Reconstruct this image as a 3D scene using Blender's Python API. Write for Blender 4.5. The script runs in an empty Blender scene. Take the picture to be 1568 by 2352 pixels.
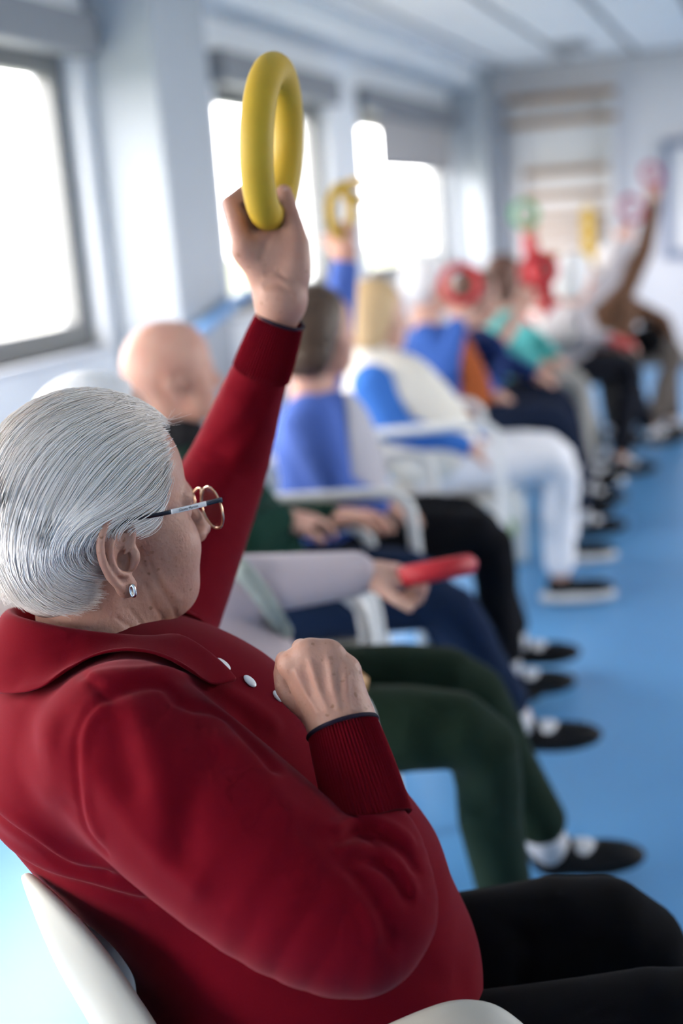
import bpy, bmesh, math, random
import numpy as np
from mathutils import Vector, Matrix
random.seed(7); RNG = np.random.default_rng(7)
scene = bpy.context.scene
COL = scene.collection
V = lambda *a: np.array(a, float)

# ------------------------------------------------------------------ camera
FPX, CX, CY = 2858.0, 784.0, 1176.0          # focal length and centre in pixels of the 1568 x 2352 frame
CAMZ = 1.42
_vy = V(1770 - CX, CY - 440, -FPX); _vd = V(1700 - CX, CY - 13500, -FPX)   # vanishing points of the room's length and of the plumb line
_ey = _vy / np.linalg.norm(_vy); _ez = -_vd / np.linalg.norm(_vd)
_ez -= _ey * _ez.dot(_ey); _ez /= np.linalg.norm(_ez); _ex = np.cross(_ey, _ez)
RC2W = np.stack([_ex, _ey, _ez]); CAM = V(0, 0, CAMZ)
cam_d = bpy.data.cameras.new('camera'); cam = bpy.data.objects.new('camera', cam_d); COL.objects.link(cam)
M = Matrix([list(RC2W[i]) + [CAM[i]] for i in range(3)] + [[0, 0, 0, 1]])
cam.matrix_world = M
cam_d.sensor_fit = 'VERTICAL'; cam_d.sensor_height = 36.0; cam_d.sensor_width = 24.0
cam_d.lens = 36.0 * FPX / 2352.0
cam_d.clip_start = 0.05
cam_d.dof.use_dof = True; cam_d.dof.focus_distance = 1.29; cam_d.dof.aperture_fstop = 1.75
cam_d.dof.aperture_blades = 9
scene.camera = cam
def ray(px, py): return RC2W @ V((px - CX) / FPX, -(py - CY) / FPX, -1.0)
def P(px, py, z): return CAM + ray(px, py) * z       # the point seen at a pixel at depth z

# ------------------------------------------------------------------ world, light, exposure
world = bpy.data.worlds.new('overcast_sky'); scene.world = world; world.use_nodes = True
nt = world.node_tree; bg = nt.nodes['Background']
tc = nt.nodes.new('ShaderNodeTexCoord'); sep = nt.nodes.new('ShaderNodeSeparateXYZ'); rmp = nt.nodes.new('ShaderNodeValToRGB')
nt.links.new(tc.outputs['Generated'], sep.inputs[0]); nt.links.new(sep.outputs['Z'], rmp.inputs[0]); nt.links.new(rmp.outputs[0], bg.inputs[0])
rmp.color_ramp.elements[0].position = 0.0; rmp.color_ramp.elements[0].color = (1.0, 0.972, 0.945, 1)
rmp.color_ramp.elements[1].position = 0.8; rmp.color_ramp.elements[1].color = (0.985, 0.965, 0.955, 1)
bg.inputs[1].default_value = 7.0
scene.view_settings.view_transform = 'Standard'; scene.view_settings.look = 'None'
scene.view_settings.gamma = 1.0; scene.view_settings.use_curve_mapping = False
scene.view_settings.exposure = 1.62
scene.cycles.use_denoising = True
scene.cycles.use_adaptive_sampling = True; scene.cycles.adaptive_threshold = 0.05; scene.cycles.adaptive_min_samples = 12
scene.cycles.max_bounces = 7; scene.cycles.diffuse_bounces = 4; scene.cycles.glossy_bounces = 2; scene.cycles.transmission_bounces = 6
scene.cycles.caustics_reflective = False; scene.cycles.caustics_refractive = False
scene.cycles.sample_clamp_indirect = 6.0
WX = -2.6                                       # the window wall
WINDOWS = [(-3.2, -0.9), (-0.2, 1.9), (2.35, 4.60), (5.93, 7.62), (8.28, 10.72)]   # along y
WZ0, WZ1 = 1.00, 2.16
LOW_SILL = 0.12                                    # sill of the first two, unseen, made this low to add daylight
XR = 4.0                                        # the opposite wall, with unseen windows added for fill light
FILL_WINDOWS = [(3.4, 6.2), (6.9, 9.7)]; RZ0, RZ1 = 0.9, 2.3
def portal(x, a, b, z0, z1, sgn):
    ld = bpy.data.lights.new('window_daylight_portal', 'AREA'); ld.shape = 'RECTANGLE'; ld.size = b - a; ld.size_y = z1 - z0; ld.cycles.is_portal = True
    lo = bpy.data.objects.new('window_daylight_portal', ld); COL.objects.link(lo); lo.location = (x, (a + b) / 2, (z0 + z1) / 2)
    lo.rotation_euler = Matrix(((0, 0, -sgn), (sgn, 0, 0), (0, -1, 0))).to_euler()
for k, (a, b) in enumerate(WINDOWS): portal(WX - 0.16, a, b, WZ0 if k > 1 else LOW_SILL, WZ1, 1)
for a, b in FILL_WINDOWS: portal(XR + 0.16, a, b, RZ0, RZ1, -1)

# ------------------------------------------------------------------ materials
def mat(name, col, rough=0.6, spec=0.4, metal=0.0, noise=None, bump=None, sheen=0.0, sss=0.0, coat=0.0, alpha=1.0, trans=0.0, coords='Object'):
    """noise = (scale, amount, darker colour); bump = (scale, strength, distance)"""
    m = bpy.data.materials.new(name); m.use_nodes = True; n = m.node_tree; b = n.nodes['Principled BSDF']
    b.inputs['Base Color'].default_value = (*col, 1); b.inputs['Roughness'].default_value = rough
    b.inputs['Specular IOR Level'].default_value = spec; b.inputs['Metallic'].default_value = metal
    b.inputs['Sheen Weight'].default_value = sheen; b.inputs['Sheen Roughness'].default_value = 0.4
    b.inputs['Coat Weight'].default_value = coat; b.inputs['Transmission Weight'].default_value = trans
    if sss:
        b.inputs['Subsurface Weight'].default_value = sss; b.inputs['Subsurface Radius'].default_value = (1.0, 0.35, 0.2)
        b.inputs['Subsurface Scale'].default_value = 0.006
    t = n.nodes.new('ShaderNodeTexCoord')
    if noise:
        x = n.nodes.new('ShaderNodeTexNoise'); x.inputs['Scale'].default_value = noise[0]; x.inputs['Detail'].default_value = 5
        n.links.new(t.outputs[coords], x.inputs['Vector'])
        r = n.nodes.new('ShaderNodeMapRange'); r.inputs['From Min'].default_value = 0.35; r.inputs['From Max'].default_value = 0.7
        r.inputs['To Max'].default_value = noise[1]; n.links.new(x.outputs['Fac'], r.inputs['Value'])
        mx = n.nodes.new('ShaderNodeMix'); mx.data_type = 'RGBA'
        mx.inputs['A'].default_value = (*col, 1); mx.inputs['B'].default_value = (*noise[2], 1)
        n.links.new(r.outputs[0], mx.inputs['Factor']); n.links.new(mx.outputs['Result'], b.inputs['Base Color'])
    if bump:
        x = n.nodes.new('ShaderNodeTexNoise'); x.inputs['Scale'].default_value = bump[0]; x.inputs['Detail'].default_value = 4
        n.links.new(t.outputs[coords], x.inputs['Vector'])
        u = n.nodes.new('ShaderNodeBump'); u.inputs['Strength'].default_value = bump[1]; u.inputs['Distance'].default_value = bump[2]
        n.links.new(x.outputs['Fac'], u.inputs['Height']); n.links.new(u.outputs[0], b.inputs['Normal'])
    return m
def skin_mat(name, col, spots=0.0, red=(0.5, 0.2, 0.15)):
    m = bpy.data.materials.new(name); m.use_nodes = True; n = m.node_tree; b = n.nodes['Principled BSDF']; L = n.links.new
    b.inputs['Roughness'].default_value = 0.5; b.inputs['Specular IOR Level'].default_value = 0.35
    b.inputs['Subsurface Weight'].default_value = 0.15; b.inputs['Subsurface Radius'].default_value = (1.0, 0.35, 0.2); b.inputs['Subsurface Scale'].default_value = 0.006
    t = n.nodes.new('ShaderNodeTexCoord')
    x = n.nodes.new('ShaderNodeTexNoise'); x.inputs['Scale'].default_value = 28; x.inputs['Detail'].default_value = 6; L(t.outputs['Object'], x.inputs['Vector'])
    r = n.nodes.new('ShaderNodeMapRange'); r.inputs['From Min'].default_value = 0.4; r.inputs['From Max'].default_value = 0.75; r.inputs['To Max'].default_value = 0.55; L(x.outputs['Fac'], r.inputs['Value'])
    mx = n.nodes.new('ShaderNodeMix'); mx.data_type = 'RGBA'; mx.inputs['A'].default_value = (*col, 1); mx.inputs['B'].default_value = (*red, 1)
    L(r.outputs[0], mx.inputs['Factor']); out = mx.outputs['Result']
    if spots:
        for sc, thr, am, dk in ((95, 0.26, 0.62, (0.22, 0.095, 0.05)), (190, 0.26, 0.42, (0.28, 0.12, 0.07))):
            v = n.nodes.new('ShaderNodeTexVoronoi'); v.inputs['Scale'].default_value = sc; v.inputs['Randomness'].default_value = 1.0
            w = n.nodes.new('ShaderNodeTexNoise'); w.inputs['Scale'].default_value = 90; L(t.outputs['Object'], w.inputs['Vector'])
            ad = n.nodes.new('ShaderNodeMix'); ad.data_type = 'RGBA'; ad.inputs['Factor'].default_value = 0.012
            L(t.outputs['Object'], ad.inputs['A']); L(w.outputs['Color'], ad.inputs['B']); L(ad.outputs['Result'], v.inputs['Vector'])
            q = n.nodes.new('ShaderNodeMapRange'); q.interpolation_type = 'SMOOTHSTEP'
            q.inputs['From Min'].default_value = thr; q.inputs['From Max'].default_value = thr * 0.45; q.inputs['To Max'].default_value = am * spots; L(v.outputs['Distance'], q.inputs['Value'])
            c2 = n.nodes.new('ShaderNodeSeparateColor'); L(v.outputs['Color'], c2.inputs[0])
            g = n.nodes.new('ShaderNodeMapRange'); g.inputs['From Min'].default_value = 0.5; g.inputs['From Max'].default_value = 0.95; L(c2.outputs[0], g.inputs['Value'])
            mu = n.nodes.new('ShaderNodeMath'); mu.operation = 'MULTIPLY'; L(q.outputs[0], mu.inputs[0]); L(g.outputs[0], mu.inputs[1])
            m2 = n.nodes.new('ShaderNodeMix'); m2.data_type = 'RGBA'; m2.inputs['B'].default_value = (*dk, 1)
            L(out, m2.inputs['A']); L(mu.outputs[0], m2.inputs['Factor']); out = m2.outputs['Result']
    L(out, b.inputs['Base Color'])
    y = n.nodes.new('ShaderNodeTexNoise'); y.inputs['Scale'].default_value = 260; y.inputs['Detail'].default_value = 4; L(t.outputs['Object'], y.inputs['Vector'])
    u = n.nodes.new('ShaderNodeBump'); u.inputs['Strength'].default_value = 0.35; u.inputs['Distance'].default_value = 0.002
    L(y.outputs['Fac'], u.inputs['Height']); L(u.outputs[0], b.inputs['Normal'])
    return m

# ------------------------------------------------------------------ object helpers
def tag(o, label=None, cat=None, group=None, kind=None):
    if label: o['label'] = label
    if cat: o['category'] = cat
    if group: o['group'] = group
    if kind: o['kind'] = kind
    return o
def empty(name, loc=(0, 0, 0), rz=0.0):
    o = bpy.data.objects.new(name, None); COL.objects.link(o); o.location = tuple(loc); o.rotation_euler = (0, 0, rz)
    o.empty_display_size = 0.05
    return o
def link(name, me, m, parent=None):
    o = bpy.data.objects.new(name, me); COL.objects.link(o)
    if m is not None: me.materials.append(m)
    if parent is not None:
        o.parent = parent
        o.matrix_parent_inverse = Matrix.LocRotScale(parent.location, parent.rotation_euler, None).inverted() if parent.type == 'EMPTY' or parent.parent is None else Matrix()
    return o
def mesh_arrays(name, v, quads, smooth=True):
    me = bpy.data.meshes.new(name); v = np.asarray(v, np.float32); q = np.asarray(quads, np.int32)
    k = q.shape[1]
    me.vertices.add(len(v)); me.vertices.foreach_set('co', v.ravel())
    me.loops.add(q.size); me.loops.foreach_set('vertex_index', q.ravel())
    me.polygons.add(len(q)); me.polygons.foreach_set('loop_start', np.arange(0, q.size, k, dtype=np.int32))
    me.update(calc_edges=True)
    if smooth: me.polygons.foreach_set('use_smooth', np.ones(len(q), bool))
    return me
def bm_mesh(name, bm, smooth=False, bevel=0.0, seg=2):
    if bevel:
        bmesh.ops.bevel(bm, geom=[e for e in bm.edges], offset=bevel, segments=seg, affect='EDGES', profile=0.5)
    bmesh.ops.recalc_face_normals(bm, faces=bm.faces)
    me = bpy.data.meshes.new(name); bm.to_mesh(me); bm.free()
    if smooth: me.polygons.foreach_set('use_smooth', np.ones(len(me.polygons), bool))
    return me
def box_me(name, lo, hi, bevel=0.0, seg=2):
    bm = bmesh.new(); lo = np.minimum(lo, hi); hi2 = np.maximum(np.asarray(lo), hi)
    bmesh.ops.create_cube(bm, size=1, matrix=Matrix.Translation(Vector((np.asarray(lo) + hi2) / 2)) @ Matrix.Diagonal((*(hi2 - lo), 1)))
    return bm_mesh(name, bm, False, bevel, seg)
def box(name, x0, x1, y0, y1, z0, z1, m, parent=None, bevel=0.0, kind=None):
    o = link(name, box_me(name, V(min(x0, x1), min(y0, y1), min(z0, z1)), V(max(x0, x1), max(y0, y1), max(z0, z1)), bevel), m, parent)
    if kind: o['kind'] = kind
    return o
def resample(pts, n):
    """Catmull-Rom through pts, n samples"""
    p = np.asarray(pts, float); k = len(p)
    q = np.vstack([2 * p[0] - p[1], p, 2 * p[-1] - p[-2]])
    t = np.linspace(0, k - 1 - 1e-9, n); i = t.astype(int); u = (t - i)[:, None]
    a, b, c, d = q[i], q[i + 1], q[i + 2], q[i + 3]
    return 0.5 * ((2 * b) + (-a + c) * u + (2 * a - 5 * b + 4 * c - d) * u**2 + (-a + 3 * b - 3 * c + d) * u**3)
def tube_arrays(path, radii, sides=8, cap=True, closed=False):
    p = np.asarray(path, float); n = len(p); r = np.broadcast_to(np.asarray(radii, float), (n,))
    tg = np.gradient(p, axis=0) if not closed else np.roll(p, -1, 0) - np.roll(p, 1, 0)
    tg /= np.linalg.norm(tg, axis=1)[:, None] + 1e-12
    nrm = np.zeros_like(p); a = np.cross(tg[0], V(0.3, 0.2, 1.0))
    if np.linalg.norm(a) < 1e-3: a = np.cross(tg[0], V(1, 0, 0))
    a /= np.linalg.norm(a)
    for i in range(n):
        a = a - tg[i] * a.dot(tg[i]); a /= np.linalg.norm(a) + 1e-12; nrm[i] = a
    bi = np.cross(tg, nrm); an = np.linspace(0, 2 * np.pi, sides, endpoint=False)
    v = (p[:, None] + r[:, None, None] * (np.cos(an)[None, :, None] * nrm[:, None] + np.sin(an)[None, :, None] * bi[:, None])).reshape(-1, 3)
    i = np.arange(n if closed else n - 1)[:, None]; j = np.arange(sides)[None]; i2 = (i + 1) % n; j2 = (j + 1) % sides
    q = np.stack([i * sides + j, i * sides + j2, i2 * sides + j2, i2 * sides + j], -1).reshape(-1, 4)
    if cap and not closed:
        v = np.vstack([v, p[0], p[-1]]); c0, c1 = len(v) - 2, len(v) - 1; o = (n - 1) * sides
        jj = np.arange(0, sides, 2)
        q = np.vstack([q, np.stack([np.full(len(jj), c0), (jj + 2) % sides, (jj + 1) % sides, jj], -1), np.stack([np.full(len(jj), c1), o + jj, o + (jj + 1) % sides, o + (jj + 2) % sides], -1)])
    return v, q
def tube(name, path, radii, m, parent=None, sides=8, closed=False, n=None):
    if n: path = resample(path, n)
    return link(name, mesh_arrays(name, *tube_arrays(path, radii, sides, True, closed)), m, parent)
def grid_arrays(pts, closed_u=False):
    """pts (nu, nv, 3) -> verts, quads"""
    nu, nv = pts.shape[:2]; i = np.arange(nu if closed_u else nu - 1)[:, None]; j = np.arange(nv - 1)[None]; i2 = (i + 1) % nu
    return pts.reshape(-1, 3), np.stack([i * nv + j, i2 * nv + j, i2 * nv + j + 1, i * nv + j + 1], -1).reshape(-1, 4)
def solid(o, th, offset=0.0):
    md = o.modifiers.new('thickness', 'SOLIDIFY'); md.thickness = th; md.offset = offset; return o
def subd(o, n=1):
    md = o.modifiers.new('smooth', 'SUBSURF'); md.levels = n; md.render_levels = n; return o

# ------------------------------------------------------------------ implicit surfaces: smooth unions of tapered limbs and ellipsoids, meshed by surface nets
F32 = np.float32
class Cone:                                     # tapered capsule
    def __init__(s, a, b, ra, rb):
        ab = np.asarray(b, float) - a; s.a, s.ab, s.ra, s.dr = np.asarray(a, F32), ab.astype(F32), F32(ra), F32(rb - ra); s.w = (ab / max(ab.dot(ab), 1e-12)).astype(F32)
    def d(s, p):
        x = p[:, 0] - s.a[0]; y = p[:, 1] - s.a[1]; z = p[:, 2] - s.a[2]; t = x * s.w[0] + y * s.w[1] + z * s.w[2]
        np.maximum(t, 0, out=t); np.minimum(t, 1, out=t); x -= t * s.ab[0]; y -= t * s.ab[1]; z -= t * s.ab[2]
        return np.sqrt(x * x + y * y + z * z) - (s.ra + s.dr * t)
class Ell:                                      # ellipsoid, columns of rot are its axes
    def __init__(s, c, r, rot=None):
        s.c, s.r, R = np.asarray(c, F32), np.asarray(r, F32), np.eye(3) if rot is None else np.asarray(rot, float); s.A = (R / s.r).astype(F32); s.ir = (1 / s.r).astype(F32)
    def d(s, p):
        x = p[:, 0] - s.c[0]; y = p[:, 1] - s.c[1]; z = p[:, 2] - s.c[2]; A = s.A
        a = x * A[0, 0] + y * A[1, 0] + z * A[2, 0]; b = x * A[0, 1] + y * A[1, 1] + z * A[2, 1]; c = x * A[0, 2] + y * A[1, 2] + z * A[2, 2]
        k0 = np.sqrt(a * a + b * b + c * c); a *= s.ir[0]; b *= s.ir[1]; c *= s.ir[2]
        return k0 * (k0 - 1) / (np.sqrt(a * a + b * b + c * c) + F32(1e-6))
class Poly:                                     # distance to a polyline with radii (for limbs of several joints, folds and creases)
    def __init__(s, pts, radii, n=0):
        pts = np.asarray(pts, float); radii = np.broadcast_to(np.asarray(radii, float), (len(pts),))
        if n: 
            w = resample(np.column_stack([pts, radii]), n); pts, radii = w[:, :3], w[:, 3]
        s.seg = [Cone(pts[i], pts[i + 1], radii[i], radii[i + 1]) for i in range(len(pts) - 1)]
        s.c = (pts.min(0) + pts.max(0)) / 2; s.rad = np.linalg.norm(pts - s.c, axis=1).max() + radii.max()
    def d(s, p):
        o = s.seg[0].d(p)
        for c in s.seg[1:]: o = np.minimum(o, c.d(p))
        return o
class Half:                                     # half space, inside where n.p < w
    def __init__(s, c, n): s.c = np.asarray(c, F32); s.n = (np.asarray(n, float) / np.linalg.norm(n)).astype(F32)
    def d(s, p): return (p - s.c) @ s.n
class Off:                                      # another surface, swollen by w
    def __init__(s, base, w): s.base, s.w = base, w
    def d(s, p): return s.base.d(p) - s.w
def grad(f, p):
    e = np.eye(3) * 8e-4; g = np.stack([f.d(p + e[i]) - f.d(p - e[i]) for i in range(3)], -1); return g / (np.linalg.norm(g, axis=1)[:, None] + 1e-9)
def push_out(f, p, off):
    """move points that lie below height off over the surface f up to it"""
    for _ in range(6):
        d = f.d(p); p = p + grad(f, p) * np.maximum(off - d, 0)[:, None]
    return p
def arc(path, n):
    L = np.concatenate([[0], np.cumsum(np.linalg.norm(np.diff(path, axis=0), axis=1))]); u = np.linspace(0, L[-1], n)
    return np.stack([np.interp(u, L, path[:, i]) for i in range(3)], 1)
def smin(a, b, k):
    if k <= 0: return np.minimum(a, b)
    h = np.maximum(k - np.abs(a - b), 0) / F32(k)
    return np.minimum(a, b) - h * h * k * 0.25
class Sdf:
    def __init__(s): s.ops = []
    def u(s, pr, k=0.0): s.ops.append(('u', pr, k)); return s
    def s(s_, pr, k=0.0): s_.ops.append(('s', pr, k)); return s_
    def i(s, pr, k=0.0): s.ops.append(('i', pr, k)); return s
    def fold(s, pr, amp, w): s.ops.append(('f', pr, (amp, w))); return s
    def add(s, other): s.ops += other.ops; return s
    def d(s, p, ops=None):
        o = np.full(len(p), 10.0, F32); p = np.asfortranarray(p, F32)
        for op, pr, k in (s.ops if ops is None else ops):
            x = pr.d(p)
            if op == 'u': o = smin(o, x, k)
            elif op == 's': o = -smin(-o, x, k)
            elif op == 'i': o = -smin(-o, -x, k)
            else: o = o - k[0] * np.exp(-np.square(np.maximum(x, 0) / F32(k[1])))
        return o
    def cast(s, px, py, z0=0.4, z1=3.0): return s.casts([(px, py)], z0, z1)[0]
    def casts(s, pts, z0=0.4, z1=3.0):
        d = np.stack([ray(*p) for p in pts]); t = np.full(len(d), z0); live = np.ones(len(d), bool); best = np.full(len(d), 9.0); tb = t.copy()
        for _ in range(140):
            x = s.d(CAM + d[live] * t[live][:, None]); ii = np.flatnonzero(live); nb_ = x < best[ii]
            best[ii[nb_]] = x[nb_]; tb[ii[nb_]] = t[ii[nb_]]
            t[ii] += np.where(x < 2e-4, 0, np.maximum(0.6 * x, 3e-4)); live[ii] = (x >= 2e-4) & (t[ii] < z1)
            if not live.any(): break
        return CAM + d * tb[:, None]                 # a ray that misses gives its nearest approach
    def folds(s, base, items, n=12):
        """items: (pixel polyline, height, width): folds and creases laid on the surface base"""
        pts = base.casts([q for it in items for q in it[0]]); o = 0
        for it in items:
            s.fold(Poly(pts[o:o + len(it[0])], 0.0, n), it[1], it[2]); o += len(it[0])
        return s
class PolySub:
    def __init__(s, seg): s.seg = seg
    d = Poly.d
def nets(f, lo, hi, h, B=14):
    """surface nets of f.d = 0 inside the box lo..hi with cell size h, evaluated only in blocks near the surface"""
    lo = np.asarray(lo, float); n = np.ceil((np.asarray(hi) - lo) / (h * B)).astype(int); N = n * B + 4
    bi = np.stack(np.meshgrid(*[np.arange(k) for k in n], indexing='ij'), -1).reshape(-1, 3)
    cen = lo + (bi + 0.5) * B * h; rad = B * h * 0.5 * math.sqrt(3)
    coarse = [o for o in f.ops if o[0] != 'f']
    dc = np.concatenate([f.d(c, coarse) for c in np.array_split(cen, max(1, len(cen) // 20000))])
    act = np.abs(dc) < rad * 1.4 + 0.005
    a = np.arange(B + 1); g = np.stack(np.meshgrid(a, a, a, indexing='ij'), -1).reshape(-1, 3)
    key = lambda ijk: (ijk[:, 0] * N[1] + ijk[:, 1]) * N[2] + ijk[:, 2]
    VK, VP, EF = [], [], []
    corners = np.array([[i, j, k] for i in (0, 1) for j in (0, 1) for k in (0, 1)])
    edges = [(a_, b_) for a_ in range(8) for b_ in range(a_ + 1, 8) if np.abs(corners[a_] - corners[b_]).sum() == 1]
    ca = cen[act]; reach = []
    for op, pr, k in f.ops:
        lim = (2.6 if isinstance(pr, Ell) else 1.9) * rad + (k if op != 'f' else 3 * k[1]) + 0.004
        if isinstance(pr, Poly):
            ds = np.stack([sg.d(ca) for sg in pr.seg]); reach.append(ds < np.maximum(lim, ds.min(0) * 0 + lim))
        else: reach.append((pr.d(ca) < lim)[None] if op != 'i' else np.ones((1, len(ca)), bool))
    for bidx, b in enumerate(bi[act]):
        ops = []
        for (op, pr, k), rc in zip(f.ops, reach):
            m_ = rc[:, bidx]
            if m_.any(): ops.append((op, pr if len(rc) == 1 or m_.all() else PolySub([pr.seg[i] for i in np.flatnonzero(m_)]), k))
        if not ops: continue
        base = b * B; W = f.d(lo + (base + g) * h, ops).reshape(B + 1, B + 1, B + 1); S = W < 0
        if S.all() or not S.any(): continue
        cs = np.stack([S[i:i + B, j:j + B, k:k + B] for i, j, k in corners], -1).sum(-1)
        idx = np.argwhere((cs > 0) & (cs < 8))
        if len(idx):
            w = np.stack([W[idx[:, 0] + i, idx[:, 1] + j, idx[:, 2] + k] for i, j, k in corners], -1)
            w = w.astype(float); acc = np.zeros((len(idx), 3)); cnt = np.zeros(len(idx))
            for e0, e1 in edges:
                x = (w[:, e0] < 0) != (w[:, e1] < 0); den = w[:, e0] - w[:, e1]
                t = np.where(x, w[:, e0] / np.where(np.abs(den) < 1e-12, 1e-12, den), 0)
                acc += x[:, None] * (corners[e0] + t[:, None] * (corners[e1] - corners[e0])); cnt += x
            VK.append(key(idx + base)); VP.append(lo + (idx + base + acc / cnt[:, None]) * h)
        for ax in range(3):
            s0 = S[:B, :B, :B]; sl = [slice(0, B)] * 3; sl[ax] = slice(1, B + 1); s1 = S[tuple(sl)]
            for sg in (0, 1):
                m_ = np.argwhere(s0 & ~s1) if sg == 0 else np.argwhere(~s0 & s1)
                if not len(m_): continue
                m_ = m_ + base; u_, v_ = (ax + 1) % 3, (ax + 2) % 3
                du = np.zeros(3, int); du[u_] = 1; dv = np.zeros(3, int); dv[v_] = 1
                q = [key(m_ - du - dv), key(m_ - dv), key(m_), key(m_ - du)]
                ok = (m_[:, u_] > 0) & (m_[:, v_] > 0)
                EF.append(np.stack(q if sg == 0 else q[::-1], -1)[ok])
    if not VK: return np.zeros((0, 3)), np.zeros((0, 4), int)
    VK = np.concatenate(VK); VP = np.concatenate(VP); EF = np.concatenate(EF)
    o = np.argsort(VK); VK, VP = VK[o], VP[o]
    ix = np.searchsorted(VK, EF); ix = np.clip(ix, 0, len(VK) - 1); good = (VK[ix] == EF).all(1)
    return VP, ix[good]
def sdf_obj(name, parts, m, parent=None):
    """parts: list of (sdf, lo, hi, cell) joined into one mesh"""
    vs, qs, o = [], [], 0
    for f, lo, hi, h in parts:
        v, q = nets(f, lo, hi, h); vs.append(v); qs.append(q + o); o += len(v)
    me = mesh_arrays(name, np.vstack(vs), np.vstack(qs)); q = np.vstack(qs)
    e = np.sort(np.stack([q, np.roll(q, -1, 1)], -1).reshape(-1, 2), 1); _, cnt = np.unique(e[:, 0].astype(np.int64) * (o + 1) + e[:, 1], return_counts=True)
    if (cnt == 1).any():                        # close pinholes left between cells
        bm = bmesh.new(); bm.from_mesh(me); r = bmesh.ops.holes_fill(bm, edges=[x for x in bm.edges if x.is_boundary], sides=16)
        for x in r['faces']: x.smooth = True
        bm.to_mesh(me); bm.free()
    return link(name, me, m, parent)
def bounds(pts, pad): p = np.asarray(pts); return p.min(0) - pad, p.max(0) + pad
def rotm(f, up=(0, 0, 1)):
    """columns: forward, left, up"""
    f = np.asarray(f, float) / np.linalg.norm(f); l = np.cross(up, f); l /= np.linalg.norm(l); return np.column_stack([f, l, np.cross(f, l)])
def heading(deg, pitch=0.0, roll=0.0):
    a, p, r = map(math.radians, (deg, pitch, roll))
    R = rotm((math.cos(a) * math.cos(p), math.sin(a) * math.cos(p), math.sin(p)))
    c, s = math.cos(r), math.sin(r)
    return R @ np.array([[1, 0, 0], [0, c, -s], [0, s, c]])
# ================================================================== THE ROOM
ZC = 2.62; YF = 11.2; YB = -4.0
m_wall = mat('pale_blue_white_paint', (0.76, 0.78, 0.80), 0.7, 0.25, noise=(1.2, 0.25, (0.70, 0.73, 0.77)), bump=(60, 0.08, 0.002))
m_white = mat('white_paint', (0.80, 0.80, 0.80), 0.65, 0.3)
m_floor = mat('blue_vinyl_floor', (0.085, 0.27, 0.52), 0.33, 0.5, noise=(1.7, 0.5, (0.07, 0.225, 0.46)), bump=(220, 0.05, 0.001))
m_tile = mat('ceiling_panel_white', (0.80, 0.79, 0.79), 0.9, 0.1, bump=(140, 0.2, 0.002))
m_grid = mat('ceiling_grid_grey', (0.16, 0.16, 0.17), 0.6)
m_frame = mat('dark_grey_aluminium', (0.16, 0.165, 0.165), 0.45, 0.5)
m_blindbox = mat('blind_cassette_grey', (0.22, 0.23, 0.25), 0.5)
m_blind = mat('blind_fabric_grey', (0.42, 0.40, 0.39), 0.9, 0.1)
m_glass = mat('window_glass', (1, 1, 1), 0.0, 0.5, trans=1.0)
m_sill = mat('stone_sill', (0.55, 0.57, 0.60), 0.4)
# thin glass: lets daylight through
_n = m_glass.node_tree; _b = _n.nodes['Principled BSDF']; _o = _n.nodes['Material Output']
_t = _n.nodes.new('ShaderNodeBsdfTransparent'); _t.inputs[0].default_value = (0.97, 0.965, 0.97, 1)
_g = _n.nodes.new('ShaderNodeBsdfGlossy'); _g.inputs['Roughness'].default_value = 0.02; _f = _n.nodes.new('ShaderNodeValue'); _f.outputs[0].default_value = 0.04
_m = _n.nodes.new('ShaderNodeMixShader'); _n.links.new(_f.outputs[0], _m.inputs[0]); _n.links.new(_t.outputs[0], _m.inputs[1]); _n.links.new(_g.outputs[0], _m.inputs[2]); _n.links.new(_m.outputs[0], _o.inputs[0])

box('floor', WX - 0.2, XR + 0.2, YB - 0.2, YF + 0.2, -0.1, 0.0, m_floor, kind='structure')
ceil = box('ceiling', WX - 0.2, XR + 0.2, YB - 0.2, YF + 0.2, ZC, ZC + 0.1, m_grid, kind='structure')
me_p = box_me('ceiling_panel', V(-0.245, -0.56, -0.012), V(0.245, 0.56, 0.012), 0.003, 1); me_p.materials.append(m_tile)
for i in range(14):
    for j in range(13):
        x = -2.43 + 0.54 * i + 0.27 - 0.24; y = YB + 0.6 + 1.14 * j
        if y > YF - 0.2 or x > XR: continue
        o = bpy.data.objects.new('ceiling_panel', me_p); COL.objects.link(o); o.parent = ceil; o.location = (x, y + 0.1, ZC - 0.006)
def wall_boxes(name, boxes, m):
    bm = bmesh.new()
    for (x0, x1, y0, y1, z0, z1) in boxes:
        bmesh.ops.create_cube(bm, size=1, matrix=Matrix.Translation(((x0 + x1) / 2, (y0 + y1) / 2, (z0 + z1) / 2)) @ Matrix.Diagonal((x1 - x0, y1 - y0, z1 - z0, 1)))
    o = link(name, bm_mesh(name, bm), m); o['kind'] = 'structure'; return o
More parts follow.
